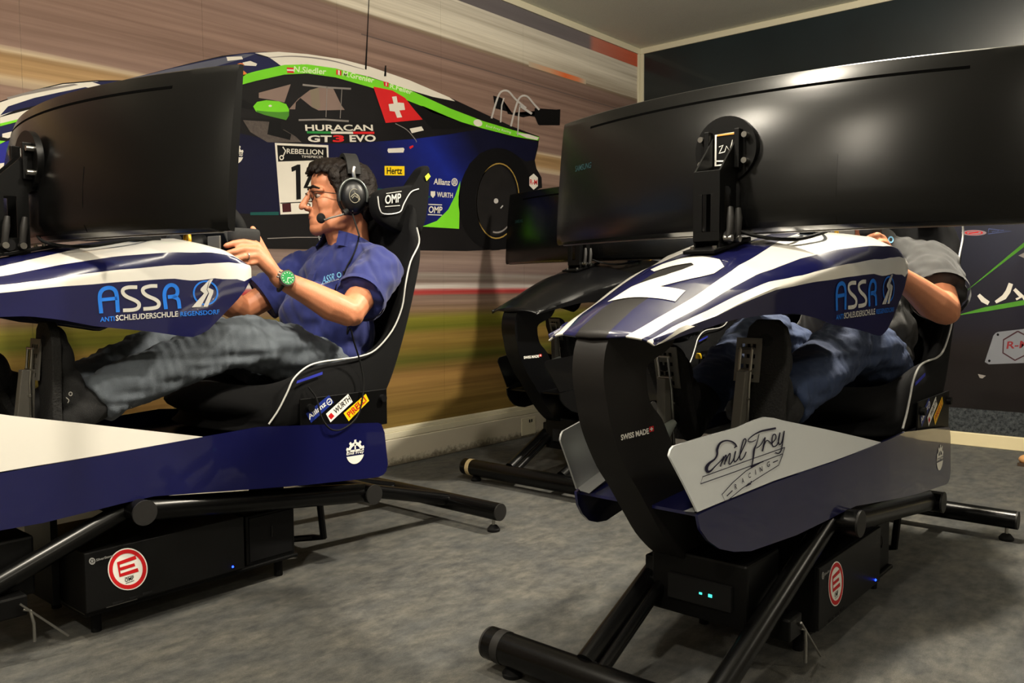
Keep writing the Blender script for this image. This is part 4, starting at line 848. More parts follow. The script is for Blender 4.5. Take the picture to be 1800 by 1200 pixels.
    for sg in (-1, 1):
        sp = P(MB().box((1.345, min(sg*.254, sg*.259), .398), (1.655, max(sg*.254, sg*.259), .505)), 'seat_mount_plate', M_BLACK, bevel=.002)
        for x in (1.375, 1.635):
            MB().tube([(x, sg*.258, .478), (x, sg*.27, .478)], .011, 14).build('mount_bolt', M_DARK, sp, autos=40)
        if sg < 0 and not blk:
            a = FR_L.plane(1, -.2600); b = FR_L.plane(1, -.2604)
            def quad(px): return lambda k: Decal(k).poly(px)
            Decal(a).poly([(538, 727), (578, 694), (587, 707), (547, 743)]).build('sticker', M_NAVYP, sp); Decal(b).text('Allianz', (544, 738), (574, 712), (540, 730), bold=.02).build('lettering', M_PRINTW, sp); Decal(b).ell((579, 706), 5, 6, inner=.75).line([(577, 708), (581, 704)], 1.4).build('round_emblem', M_PRINTW, sp)
            Decal(a).poly([(573, 727), (612, 692), (620, 706), (581, 742)]).build('sticker', M_PRINTW, sp); Decal(b).text('WÜRTH', (590, 728), (617, 703), (585, 718), bold=.02).build('lettering', M_PRINTK, sp); Decal(b).poly([(577, 731), (582, 725), (588, 731), (582, 737)]).build('sticker_mark', M_RED, sp)
            Decal(a).poly([(604, 726), (643, 692), (649, 704), (613, 740)]).build('sticker', M_YEL, sp); Decal(b).text('PIRELLI', (615, 734), (645, 704), (609, 726), bold=.02).build('lettering', M_RED, sp)
    if style == 'two':
        yp = FR_R.plane(1, .2); c_ = yp(1228, 626); P(MB().tube([(c_[0], c_[1], c_[2]-.006), (c_[0], c_[1], c_[2]+.002), (c_[0], c_[1], c_[2]+.008)], [.008, .008, .005], 12), 'yellow_plug', M_YEL, autos=40)
    return rig

rigL = make_rig(FR_L, 'navy racing simulator with white stripes whose driver wears a blue polo shirt', 'plain')
rigR = make_rig(FR_R, 'navy racing simulator with a white number 2 on its nose', 'two')
rigB = make_rig(FR_B, 'all-black racing simulator close to the mural wall near the room corner', 'black')

# ---------------------------------------------------------------- computers on the trays
def make_pc(fr, label):
    base = (.985, -.06, .062); nb = tuple(-q for q in base)
    pc = fr.thing('desktop_computer', base, label, 'computer')
    P = lambda mb, n, m, b=0.0, par=pc: mb.build(n, m, par, nb if par is pc else None, bevel=b)
    P(MB().box((.786, -.214, .0645), (1.186, .09, .207)), 'case', M_BLACK, .003)
    fp = P(MB().box((.784, -.222, .071), (1.187, -.214, .2085)), 'front_panel', mat('black brushed plastic', (10, 10, 10), .4, spec=.25, bump=.1, bscale=400), .0015)
    for x in (.81, 1.16):
        for y in (-.18, .06): P(MB().tube([(x, y, .0605), (x, y, .066)], .011, 12), 'rubber_foot', M_RUB)
    MB().box((.842, -.2232, .0735), (.868, -.2218, .0785)).box((.882, -.2232, .0745), (.90, -.2218, .0795)).box((.913, -.2232, .076), (.935, -.2218, .082)).build('port', M_RUB, fp)
    MB().box((.828, -.2232, .0712), (.90, -.2218, .0722)).build('port_trim', M_STEEL, fp)
    MB().sphere((1.152, -.2225, .0835), .0028, 10, 6).build('power_light', mat('blue power light', (20, 40, 255), .4, emit=(20, 50, 255), estr=12), fp)
    a = FR_L.plane(1, -.2228); b = FR_L.plane(1, -.2233); c = FR_L.plane(1, -.2238)
    Decal(a).ell((224.5, 1000), 35, 37, 0, n=40).build('sticker', M_PRINTW, fp); Decal(b).ell((224.5, 1000), 33, 35, 0, inner=.8, n=40).build('sticker_ring', M_RED, fp)
    Decal(b).line([(239, 979), (208, 990), (211, 1011), (243, 1001)], 6.5).line([(211, 1000), (237, 992)], 5.5).build('sticker_letter', M_RED, fp)
    Decal(b).text('OMP', (220, 1023), (236, 1018), (219, 1016.5), bold=.02).line([(219, 1015.5), (235, 1010.5)], .9).line([(221, 1025), (236, 1020)], .9).build('sticker_lettering', M_PRINTK, fp)
    Decal(b).text('SilverStone', (169, 986.5), (199, 978), (169, 982), bold=.015).build('lettering', mat('grey logo print', (150, 150, 148), .4), fp)
    Decal(b).ell((162, 986), 5.5, 6, inner=.72).line([(158, 983), (166, 989)], 1).line([(158, 989), (166, 983)], 1).line([(162, 981), (162, 991)], 1).build('snowflake_emblem', mat('grey logo print'), fp)
    return pc
make_pc(FR_L, 'black desktop computer with round red E sticker beneath the rig of the blue-shirted driver')
make_pc(FR_R, 'black desktop computer with round red E sticker beneath the number 2 rig')
def make_box(fr, label):
    base = (1.287, -.06, .062); nb = tuple(-q for q in base)
    t = fr.thing('control_box', base, label, 'box')
    MB().box((1.212, -.19, .0615), (1.366, .08, .198)).build('housing', M_BLACK, t, nb, bevel=.004)
    MB().box((1.222, -.1925, .07), (1.356, -.19, .19)).build('front_cover', M_DARK, t, nb, bevel=.002)
    MB().tube([(1.29, -.194, .125), (1.29, -.196, .14), (1.29, -.194, .155)], .0018, 6).build('pull_tab', M_CAP, t, nb)
make_box(FR_L, 'small black control box behind the computer of the blue-shirted driver'); make_box(FR_R, 'small black control box behind the computer of the number 2 rig')

# ================================================================ people
def remesh(mb, voxel, smooth=6, name='m', sub=0):
    me = bpy.data.meshes.new('tmp'); me.from_pydata(mb.v, [], mb.f); me.update()
    o = bpy.data.objects.new('tmp', me); COL.objects.link(o)
    r = o.modifiers.new('r', 'REMESH'); r.mode = 'VOXEL'; r.voxel_size = voxel; r.adaptivity = 0
    if smooth:
        s = o.modifiers.new('s', 'SMOOTH'); s.iterations = smooth; s.factor = .5
    dg = bpy.context.evaluated_depsgraph_get(); out = bpy.data.meshes.new_from_object(o.evaluated_get(dg)); out.name = name
    bpy.data.objects.remove(o); bpy.data.meshes.remove(me); return out
def caps(mb, pts, n=14):
    """rounded tapered limb through (point, radius) pairs"""
    P = [np.array(p, float) for p, r in pts]; R = [r for p, r in pts]
    a = P[0]-(P[1]-P[0])/np.linalg.norm(P[1]-P[0])*R[0]; b = P[-1]+(P[-1]-P[-2])/np.linalg.norm(P[-1]-P[-2])*R[-1]
    path = [a*.3+P[0]*.7+(a-P[0])*.55]+P+[b*.3+P[-1]*.7+(b-P[-1])*.55]
    mb.tube([a]+path+[b], [R[0]*.25, R[0]*.62]+R+[R[-1]*.62, R[-1]*.25], n); return mb
def wob(me, amp, freq, seed=0, axis=None):
    """gentle cloth / hair undulation along the normals"""
    n = len(me.vertices); co = np.empty(n*3); no = np.empty(n*3); me.vertices.foreach_get('co', co); me.vertices.foreach_get('normal', no)
    co = co.reshape(-1, 3); no = no.reshape(-1, 3); r = np.random.RandomState(seed); h = np.zeros(n)
    for k in range(6):
        d = r.randn(3); 
        if axis is not None: d = d-np.array(axis)*np.dot(d, axis)*.85
        d *= freq*(1+.5*k)/np.linalg.norm(d); h += np.sin(co @ d+r.rand()*6+1.5*np.sin(co @ (r.randn(3)*freq*.4)))/(1+.5*k)
    co = co+no*(h*amp/2)[:, None]; me.vertices.foreach_set('co', co.ravel()); me.update(); return me
HEADC = np.array([1.698, 0, 1.095]); HYAW = math.radians(-26)   # face looks along -x, turned a little towards the mural
def hd(p):
    x, y, z = p; c, s = math.cos(HYAW), math.sin(HYAW); tl = math.radians(4)
    x, z = x*math.cos(tl)-z*math.sin(tl)*-1*.0-z*0, z
    return HEADC+np.array([x*c-y*s, x*s+y*c, z])
HR = np.array([[math.cos(HYAW), -math.sin(HYAW), 0], [math.sin(HYAW), math.cos(HYAW), 0], [0, 0, 1]])
def arm_pts(sg, d=0.0):
    sh = (1.705, sg*.182, .868); el = (1.505, sg*.278, .735) if sg < 0 else (1.50, .262, .735); wr = (1.325, sg*.205, .832)
    return sh, el, wr
def hand(mb, sg):
    k = 1.0; Y = lambda q: (q[0], q[1]*(-sg), q[2])
    Kn = {'i': (1.270, -.183, .922), 'm': (1.263, -.193, .908), 'r': (1.263, -.197, .893), 'p': (1.270, -.196, .878)}
    for f in Kn.values(): caps(mb, [(Y((1.322, -.203, .835)), .019), (Y(((1.322+f[0])/2, (-.203+f[1])/2-.003, (.835+f[2])/2)), .0165), (Y(f), .0125)], 10)
    F_ = [[Kn['i'], (1.232, -.184, .928), (1.208, -.179, .924), (1.188, -.172, .917)], [Kn['m'], (1.224, -.195, .909), (1.199, -.189, .901), (1.182, -.180, .896)], [Kn['r'], (1.226, -.198, .889), (1.204, -.191, .881), (1.190, -.181, .880)], [Kn['p'], (1.239, -.197, .872), (1.222, -.190, .867), (1.210, -.181, .868)]]
    for pts, r in zip(F_, (.0098, .0100, .0095, .0083)):
        caps(mb, [(Y(pts[0]), r*1.12), (Y(pts[1]), r*1.02), (Y(pts[2]), r*.95), (Y(pts[3]), r*.82)], 10)
    caps(mb, [(Y((1.312, -.190, .858)), .017), (Y((1.308, -.160, .905)), .0135), (Y((1.303, -.138, .942)), .0115), (Y((1.294, -.132, .968)), .0092)], 10)
    mb.sphere(Y((1.298, -.19, .868)), (.02, .016, .022), 12, 8)
def leg_pts(sg):
    return [((1.57, sg*.095, .535), .088), ((1.43, sg*.115, .605), .083), ((1.275, sg*.128, .662), .069), ((1.20, sg*.124, .655), .064), ((1.05, sg*.115, .605), .062), ((.92, sg*.105, .560), .05), ((.872, sg*.10, .535), .042)]
def skin_mesh():
    m = MB(); E = lambda c, r: m.sphere(hd(c), r, 18, 12, HR)
    E((.012, 0, .030), (.096, .075, .086)); E((-.034, 0, -.025), (.056, .060, .082)); E((-.042, 0, -.080), (.044, .048, .034)); E((-.076, 0, -.100), (.024, .030, .024)); E((-.066, 0, -.080), (.034, .036, .030))
    for s in (-1, 1): caps(m, [(hd((.004, s*.056, -.058)), .020), (hd((-.04, s*.042, -.088)), .020), (hd((-.074, s*.014, -.104)), .017)], 12)
    E((-.05, 0, -.05), (.042, .05, .05)); E((-.048, 0, .045), (.044, .058, .046))
    for s in (-1, 1):
        caps(m, [(hd((-.090, s*.014, .020)), .009), (hd((-.086, s*.032, .022)), .0095), (hd((-.070, s*.050, .016)), .009)], 10)
        E((-.056, s*.043, -.026), (.026, .020, .030)); E((-.050, s*.046, -.055), (.026, .014, .03)); E((-.104, s*.013, -.038), (.011, .008, .0085)); E((-.020, s*.048, -.082), (.034, .014, .024))
        caps(m, [(hd((-.083, s*.022, -.066)), .005), (hd((-.096, s*.006, -.061)), .0068)], 8); caps(m, [(hd((-.082, s*.018, -.071)), .005), (hd((-.093, s*.004, -.074)), .0072)], 8)
        m.sphere(hd((.016, s*.079, -.002)), (.019, .009, .031), 14, 9, HR); E((.012, s*.070, -.01), (.012, .012, .02))
        caps(m, [(hd((-.090, s*.008, -.042)), .007), (hd((-.094, s*.007, -.056)), .007)], 8)
    caps(m, [(hd((-.092, 0, .016)), .0085), (hd((-.108, 0, -.010)), .0095), (hd((-.122, 0, -.033)), .0112)], 12)
    for s in (-1, 1):
        E((-.0765, s*.033, .0095), (.011, .0165, .0065)); E((-.0765, s*.033, -.0125), (.010, .0155, .0055))
    caps(m, [(hd((.022, 0, -.05)), .060), ((1.735, 0, .985), .058), ((1.735, 0, .93), .064)], 18); caps(m, [(hd((-.02, 0, -.085)), .04), ((1.70, 0, .96), .046), ((1.705, 0, .92), .05)], 14)
    # body inside the clothes
    m.sphere((1.70, 0, .80), (.085, .14, .13), 18, 12); m.sphere((1.64, 0, .64), (.09, .13, .12), 18, 12); caps(m, [((1.71, -.14, .88), .05), ((1.71, .14, .88), .05)])
    m.sphere((1.61, 0, .55), (.09, .13, .08), 18, 12)
    for sg in (-1, 1):
        sh, el, wr = arm_pts(sg); sh, el, wr = (np.array(q) for q in (sh, el, wr))
        caps(m, [(sh, .05), (sh*.5+el*.5, .047), (el, .039)]); m.sphere(el+np.array([.012, 0, -.006]), (.032, .032, .032), 12, 8)
        caps(m, [(el, .039), (el*.72+wr*.28+np.array([0, 0, -.004]), .0435), (el*.4+wr*.6, .035), (el*.1+wr*.9, .0275), (wr, .026)]); hand(m, sg)
        caps(m, [(p, r*.75) for p, r in leg_pts(sg)])
    me = remesh(m, .0032, 9, 'body'); return me
def hair_mesh():
    m = MB(); E = lambda c, r: m.sphere(hd(c), r, 20, 12, HR)
    E((.022, 0, .042), (.096, .080, .080)); E((.055, 0, .010), (.062, .074, .070)); E((-.030, 0, .090), (.062, .062, .034)); E((-.062, .005, .094), (.034, .050, .024)); E((.065, 0, -.035), (.045, .055, .05))
    for i, (x, y, z) in enumerate([(-.085, .03, .082), (-.090, .01, .088), (-.088, -.01, .092), (-.082, -.03, .090), (-.07, -.045, .084), (-.05, -.055, .088), (-.03, -.062, .09), (-.01, -.066, .09), (-.05, .05, .088)]):
        caps(m, [(hd((x+.03, y*.8, z+.006)), .019), (hd((x, y, z)), .012), (hd((x-.012, y*1.1, z-.014)), .006)], 8)
    for s in (-1, 1):
        caps(m, [(hd((-.035, s*.067, .062)), .020), (hd((-.022, s*.073, .03)), .015), (hd((-.016, s*.075, -.002)), .009)], 10)
    me = remesh(m, .0035, 4, 'hair'); wob(me, .003, 110, 3, (.8, 0, .3)); wob(me, .0012, 420, 5, (.9, 0, .3)); return me
def shirt_mesh():
    m = MB()
    m.sphere((1.695, 0, .805), (.107, .172, .150), 24, 16); m.sphere((1.635, 0, .665), (.128, .172, .128), 24, 16); caps(m, [((1.715, -.150, .876), .068), ((1.715, 0, .90), .075), ((1.715, .150, .876), .068)], 18)
    m.sphere((1.62, 0, .60), (.13, .172, .07), 20, 12); m.sphere((1.60, 0, .73), (.10, .14, .10), 18, 12)
    for sg in (-1, 1):
        sh, el, wr = (np.array(q) for q in arm_pts(sg)); hem = sh*.30+el*.70
        m.tube([sh+(sh-el)*.12, sh, sh*.6+el*.4, hem], [.055, .075, .074, .074], 20)
    me = remesh(m, .0075, 7, 'polo_shirt'); wob(me, .006, 34, 2); wob(me, .0035, 75, 8); return me
def jeans_mesh():
    m = MB(); m.sphere((1.605, 0, .525), (.125, .175, .10), 22, 14)
    for sg in (-1, 1):
        L_ = leg_pts(sg); m.tube([p for p, r in L_], [r*1.06 for p, r in L_[:-2]]+[.062, .060], 20); m.sphere(L_[0][0], .09, 16, 10); m.sphere(L_[2][0], .074, 16, 10)
    me = remesh(m, .007, 6, 'jeans'); wob(me, .007, 40, 4); wob(me, .004, 95, 9); return me
def shoe_parts(sg):
    u = MB(); y = -.108 if sg < 0 else .092
    # the foot stands upright with its sole towards the pedal (-x); the other one leans further forward
    def q(c):
        x, yy, z = c
        if sg > 0: x, z = x-(z-.46)*.38, .455+(z-.455)*.80
        return (x-.027, yy, z)
    for c, r in (((.838, y, .500), (.046, .040, .050)), ((.830, y, .570), (.042, .042, .060)), ((.817, y, .640), (.032, .046, .055)), ((.808, y, .688), (.026, .044, .036))): u.sphere(q(c), r, 18, 12)
    caps(u, [((.872, sg*.102, .535), .047), (q((.850, y, .515)), .046)], 16)
    up = remesh(u, .006, 6, 'shoe_upper')
    s = []
    for zc, w in ((.448, .020), (.455, .032), (.48, .038), (.55, .038), (.62, .045), (.68, .048), (.715, .040), (.732, .022)):
        s.append([q(p) for p in ((.785, y-w, zc), (.785, y-w*.5, zc), (.785, y+w*.5, zc), (.785, y+w, zc), (.806, y+w*1.03, zc), (.806, y-w*1.03, zc))])
    so = MB().loft(s).mesh('sole', bevel=.003)
    return up, so
M_SKIN = mat('tanned skin', (196, 128, 92), .5, bump=.12, bscale=260, var=.10, vscale=40)
M_SKIN.node_tree.nodes['Principled BSDF'].inputs['Subsurface Weight'].default_value = .12
M_SKIN.node_tree.nodes['Principled BSDF'].inputs['Subsurface Radius'].default_value = (.012, .005, .003)
M_HAIR = mat('dark brown hair', (21, 14, 10), .55, spec=.2, bump=.6, bscale=300, var=.5, vscale=90)
M_POLO = mat('royal blue knit', (17, 29, 96), .85, sheen=.15, bump=.25, bscale=700)
M_POLO2 = mat('charcoal knit', (25, 25, 24), .85, sheen=.15, bump=.25, bscale=700)
M_JEAN = mat('washed grey denim', (88, 95, 103), .85, bump=.3, bscale=500, var=.35, vscale=9)
M_JEAN2 = mat('dark blue denim', (40, 54, 84), .85, bump=.3, bscale=500, var=.35, vscale=9)
M_EYE = mat('eye white', (150, 128, 116), .35); M_IRIS = mat('iris', (50, 40, 30), .2); M_LIPS = mat('lips', (150, 74, 66), .5)
SK, HA, SHI, JE = skin_mesh(), hair_mesh(), shirt_mesh(), jeans_mesh(); SHOES = {sg: shoe_parts(sg) for sg in (-1, 1)}
for m_ in (SK, HA, SHI, JE): m_.polygons.foreach_set('use_smooth', [True]*len(m_.polygons))
from mathutils.bvhtree import BVHTree
_seat = [c for c in rigL.children if c.name.startswith('seat') and not c.name.startswith('seat_')][0]
_sm = bpy.data.meshes.new_from_object(_seat.evaluated_get(bpy.context.evaluated_depsgraph_get()))
SEATBV = BVHTree.FromPolygons([v.co[:] for v in _sm.vertices], [tuple(p.vertices) for p in _sm.polygons])
_AX = [[Vector(q) for q in ch] for ch in ([(1.56, 0, .57), (1.615, 0, .68), (1.655, 0, .80), (1.69, 0, .90), (1.715, 0, 1.0)], *([(1.56, sg*.09, .58)]+[p for p, r in leg_pts(sg)][1:] for sg in (-1, 1)), *([arm_pts(sg)[0], arm_pts(sg)[1], arm_pts(sg)[2]] for sg in (-1, 1)))]
from mathutils.geometry import intersect_point_line
def press(me, keep):
    """what would sink through the seat is flattened against it: seen from the body's axis, nothing passes the first seat surface
    (keep > 0: stays that far clear, keep < 0: presses that deep)"""
    for v in me.vertices:
        if not (1.0 < v.co.x < 1.95 and v.co.z < 1.15): continue
        best = None
        for ch in _AX:
            for p, q in zip(ch[:-1], ch[1:]):
                c, t = intersect_point_line(v.co, p, q); c = p.lerp(q, min(1, max(0, t))); l = (v.co-c).length
                if best is None or l < best[0]: best = (l, c)
        l, c = best
        if l < 1e-4: continue
        d = (v.co-c)/l; h = SEATBV.ray_cast(c, d, l+max(keep, 0))
        if h[0] is not None and h[3]-keep < l: v.co = c+d*max(.005, h[3]-keep)
    me.update()
press(JE, -.003); press(SHI, -.003); press(SK, .004)
def use(me, name, m, parent, loc):
    """one more object on shared mesh data, its material kept on the object"""
    if not me.materials: me.materials.append(None)
    o = bpy.data.objects.new(name, me); COL.objects.link(o); o.parent = parent; o.location = loc
    o.material_slots[0].link = 'OBJECT'; o.material_slots[0].material = m; return o
def make_person(fr, label, polo, jeans, logo=True):
    base = (1.60, 0, .42); nb = tuple(-q for q in base)
    t = fr.thing('person', base, label, 'person')
    body = use(SK, 'body', M_SKIN, t, nb); use(HA, 'hair', M_HAIR, t, nb); sh = use(SHI, 'polo_shirt', polo, t, nb); je = use(JE, 'jeans', jeans, t, nb)
    for sg in (-1, 1):
        up, so = SHOES[sg]; s = use(up, 'shoe', mat('black knit shoe', (14, 14, 14), .9, bump=.3, bscale=500), t, nb); up.polygons.foreach_set('use_smooth', [True]*len(up.polygons))
        q = use(so, 'shoe_sole', mat('worn black sole', (20, 19, 18), .8, bump=.5, bscale=220), s, (0, 0, 0))
        if sg < 0 and logo:
            Decal(FR_L.plane(1, -.1585)).ell((124, 692), 3.6, 4, inner=.55, n=16).line([(116, 698), (121, 703), (119, 708)], 1.6, smooth=3).build('shoe_mark', mat('grey shoe print', (120, 118, 112), .6), s)
        e = MB().sphere(hd((-.0755, sg*.033, -.002)), (.0105, .0125, .0085), 14, 9, HR).build('eye', M_EYE, t, nb, smooth=True)
        MB().sphere(hd((-.0815, sg*.034, -.0015)), (.0058, .0078, .0072), 12, 8, HR).build('iris', M_IRIS, e, smooth=True)
        caps(MB(), [(hd((-.097, sg*.018, .024)), .0045), (hd((-.093, sg*.036, .028)), .0045), (hd((-.076, sg*.052, .020)), .003)], 8).build('eyebrow', M_HAIR, t, nb, smooth=True)
        # sleeve hem band
        s_, el, wr = (np.array(q) for q in arm_pts(sg)); d = el-s_; hem = s_*.30+el*.70; MB().tube([hem-d*.055, hem+d*.012], .0775, 28, cap=False).build('sleeve_hem', polo, sh, autos=60)
    caps(MB(), [(hd((-.085, -.02, -.069)), .0034), (hd((-.0985, 0, -.068)), .0042), (hd((-.085, .02, -.069)), .0034)], 8).build('lips', M_LIPS, t, nb, smooth=True)
    # collar: two folded flaps round the neck and a placket
    rings = []
    for a in np.linspace(math.radians(28), math.radians(332), 30):
        ca, sa = -math.cos(a), math.sin(a); rr = .066; q = []
        zf = .957+.030*(-math.cos(a)*-1); drop_ = .042
        for r, dz in ((rr, .0), (rr+.006, .004), (rr+.018, -drop_*.55), (rr+.030, -drop_), (rr+.026, -drop_+.001), (rr+.004, -.006)): q.append((1.728+r*ca*1.08, r*sa*1.12, zf+dz+.0))
        rings.append(q)
    cl_ = MB().loft(rings).build('collar', polo, sh, autos=60); press(cl_.data, -.002)
    MB().loft([[(1.622-.0, y, .905), (1.580, y, .85), (1.560, y, .79), (1.572, y, .79), (1.592, y, .85), (1.635, y, .905)] for y in (-.016, .016)]).build('placket', polo, sh, bevel=.002)
    if logo:
        f = lambda px, py: tuple(np.array(FR_L.plane(1, -.1)(px, py)))
        pts = lambda k: (lambda px, py: surf_pt(FR_L, SHI, px, py, k))
        Decal(pts(.003)).text('ASSR', (566, 499), (588, 492), (567, 486), bold=.01).ell((596, 483), 4, 5, n=16, inner=.6).build('chest_lettering', mat('light blue embroidery', (110, 170, 210), .7), sh)
        Decal(pts(.003)).text('Schleuderschule', (560, 502.5), (596, 491), (560, 500)).build('chest_lettering', mat('pale embroidery', (190, 190, 190), .7), sh)
    # stitched side seam of the near trouser leg
    return t
_BV = {}
def surf_pt(fr, me, px, py, eps):
    if me.name not in _BV: _BV[me.name] = BVHTree.FromPolygons([v.co[:] for v in me.vertices], [tuple(p.vertices) for p in me.polygons])
    d = Vector(fr.ray(px, py)).normalized(); h, n, i, t = _BV[me.name].ray_cast(Vector(fr.o), d)
    return tuple(h-d*eps) if h is not None else tuple(Vector(fr.o)+d*2.3)
pL = make_person(FR_L, 'person in a royal blue polo shirt and grey jeans driving with a headset on', M_POLO, M_JEAN)
pR = make_person(FR_R, 'person in a charcoal polo shirt and dark blue jeans seated in the number 2 rig', M_POLO2, M_JEAN2, False)
pB = make_person(FR_B, 'person in dark clothes sitting in the all-black rig, feet on its pedals', mat('black knit', (24, 24, 26), .85), mat('black denim', (26, 27, 32), .85), False)

shR = [c for c in pR.children if c.name.startswith('polo')][0]
Decal(lambda px, py: surf_pt(FR_R, SHI, px, py, .003)).ell((1566, 421), 5, 6, n=16, inner=.6).line([(1556, 421), (1561, 424)], 2).build('chest_emblem', mat('light blue embroidery', (110, 170, 210), .7), shR)

# ---------------------------------------------------------------- things the first driver wears
def worn(name, label, cat):
    t = FR_L.thing(name, tuple(HEADC), label, cat); return t, tuple(-HEADC)
hs_, nb = worn('headset', 'black and gunmetal gaming headset with a boom microphone worn over brown hair', 'headset')
M_GUN = mat('gunmetal', (96, 100, 98), .35, .9); M_PAD = mat('black ear cushion', (12, 12, 12), .75)
for s in (-1, 1):
    ec = lambda x, y, z: hd((.018+x, s*(.085+y), -.006+z))
    cup = []
    for r, y in ((.030, -.012), (.046, -.008), (.048, .006), (.047, .016), (.040, .026), (.030, .034), (.0, .036)):
        cup.append([ec(r*.86*math.cos(a), y, r*1.08*math.sin(a)) for a in np.linspace(0, 2*math.pi, 29)[:-1]])
    c = MB().loft(cup).build('ear_cup', mat('black cup shell', (14, 14, 15), .4), hs_, nb, autos=50)
    MB().tube([ec(.044*.86*math.cos(a), -.004, .044*1.08*math.sin(a)) for a in np.linspace(0, 2*math.pi, 29)[:-1]], .010, 10, closed=True).build('ear_cushion', M_PAD, hs_, nb, autos=80)
    MB().tube([ec(.0435*math.cos(a), .019, .055*math.sin(a)-.002) for a in np.linspace(math.radians(-15), math.radians(195), 22)], [.004]+[.0055]*20+[.004], 10).build('yoke', M_GUN, hs_, nb, autos=80)
    if s < 0:
        pj = lambda x, z: ec(x, .0365, z)
        Decal(pj).ell((0, 0), .017, .022, 0, inner=.93, n=28, a0=60, a1=340).line([(-.012, -.004), (-.004, .004), (.004, .006), (.012, .0), (.016, -.012)], .0022, smooth=4).line([(-.008, -.008), (.0, .0), (.008, -.006)], .002, smooth=4).line([(-.002, .012), (.006, .004), (.014, -.016)], .0014, smooth=4).build('cup_emblem', mat('pale ear cup emblem', (150, 146, 128), .4), c)
band = [hd((.022+.004*math.sin(a)*0, .098*math.cos(a), .030+.098*math.sin(a))) for a in np.linspace(math.radians(22), math.radians(158), 26)]
rg = []
for i, a in enumerate(np.linspace(math.radians(12), math.radians(168), 30)):
    q = []
    for r, w in ((.086, -.020), (.098, -.020), (.098, .020), (.086, .020)): q.append(hd((.026+w, r*.93*math.cos(a), .034+r*.96*math.sin(a)+.012)))
    rg.append(q)
MB().loft(rg).build('headband', M_PAD, hs_, nb, autos=50)
for s in (-1, 1): MB().tube([hd((.024, s*.094, .052)), hd((.02, s*.098, .07)), hd((.024, s*.092, .085))], .006, 8).build('slider_arm', mat('silver slider', (190, 190, 188), .3, .9), hs_, nb, autos=60)
MB().tube(smoothline([hd(q) for q in ((.004, -.100, -.052), (-.02, -.102, -.064), (-.055, -.094, -.074), (-.066, -.088, -.079), (-.076, -.080, -.075))], 6), .003, 8).build('microphone_boom', M_DULL, hs_, nb, autos=80)
MB().sphere(hd((-.078, -.078, -.074)), (.014, .012, .016), 16, 10, HR).build('microphone_foam', mat('black foam', (10, 10, 10), .95, bump=.6, bscale=700), hs_, nb, smooth=True)
MB().tube([hd((.0, -.10, -.05)), hd((-.014, -.104, -.058))], .009, 12).build('boom_joint', M_PAD, hs_, nb, autos=60)
fL = lambda y: FR_L.plane(1, y)
def on_body(px, py, eps=.004):
    """first surface of skin or shirt seen at a photo pixel, lifted off by the cable's radius"""
    d = Vector(FR_L.ray(px, py)).normalized(); q = min((tuple(Vector(surf_pt(FR_L, m_, px, py, eps))) for m_ in (SK, SHI)), key=lambda p: (Vector(p)-Vector(FR_L.o)).length)
    return q
up_ = [(float(q[0]), float(q[1])) for q in smoothline([(631, 412), (628, 430), (620, 450), (611, 466), (604, 482)], 5)]
cab = [tuple(hd((.012, -.116, -.052))), tuple(hd((.012, -.118, -.066)))]+[on_body(*q) for q in up_]
cab2 = [fL(-.283)(616, 578), fL(-.280)(622, 600), fL(-.268)(634, 640), fL(-.266)(639, 680), fL(-.275)(630, 728), fL(-.278)(606, 752), fL(-.28)(583, 755), fL(-.274)(566, 735), fL(-.265)(556, 700), fL(-.258)(542, 680)]
cab = cab+[(1.590, -.176, .745), (1.575, -.182, .700), (1.545, -.215, .672)]+cab2
MB().tube(smoothline(cab, 6), .0024, 6).build('headset_cable', M_RUB, hs_, nb, autos=80)

gl, nb = worn('eyeglasses', 'thin dark-framed eyeglasses on the nose of the blue-shirted driver', 'glasses')
M_WIRE = mat('dark wire frame', (28, 24, 22), .35, .6); M_LENSG = mat('spectacle lens', (235, 240, 245), .02, trans=1.0, spec=.6, alpha=.25)
for s in (-1, 1):
    lp = [(-.104+.010*((abs(y)-.033)/.02)**2*.6+ (abs(y)-.012)*.10, s*y, z) for y, z in ((.012, .006), (.020, .012), (.036, .013), (.050, .009), (.054, -.002), (.048, -.016), (.034, -.020), (.020, -.017), (.013, -.006))]
    MB().tube([hd(q) for q in smoothline(lp+[lp[0]], 3)[:-1]], .0011, 6, closed=True).build('lens_rim', M_WIRE, gl, nb, autos=80)
    V = [hd(q) for q in lp]; MB().add(V+[np.mean(V, axis=0)], [(i, (i+1) % len(V), len(V)) for i in range(len(V))]).build('lens', M_LENSG, gl, nb)
    MB().tube([hd((-.102+.004, s*.054, .008)), hd((-.088, s*.066, .009)), hd((-.05, s*.075, .005)), hd((-.027, s*.0785, .003))], .0013, 6).build('temple_arm', M_WIRE, gl, nb, autos=80)
MB().tube([hd((-.106, -.012, .004)), hd((-.110, 0, .009)), hd((-.106, .012, .004))], .0013, 6).build('bridge', M_WIRE, gl, nb)

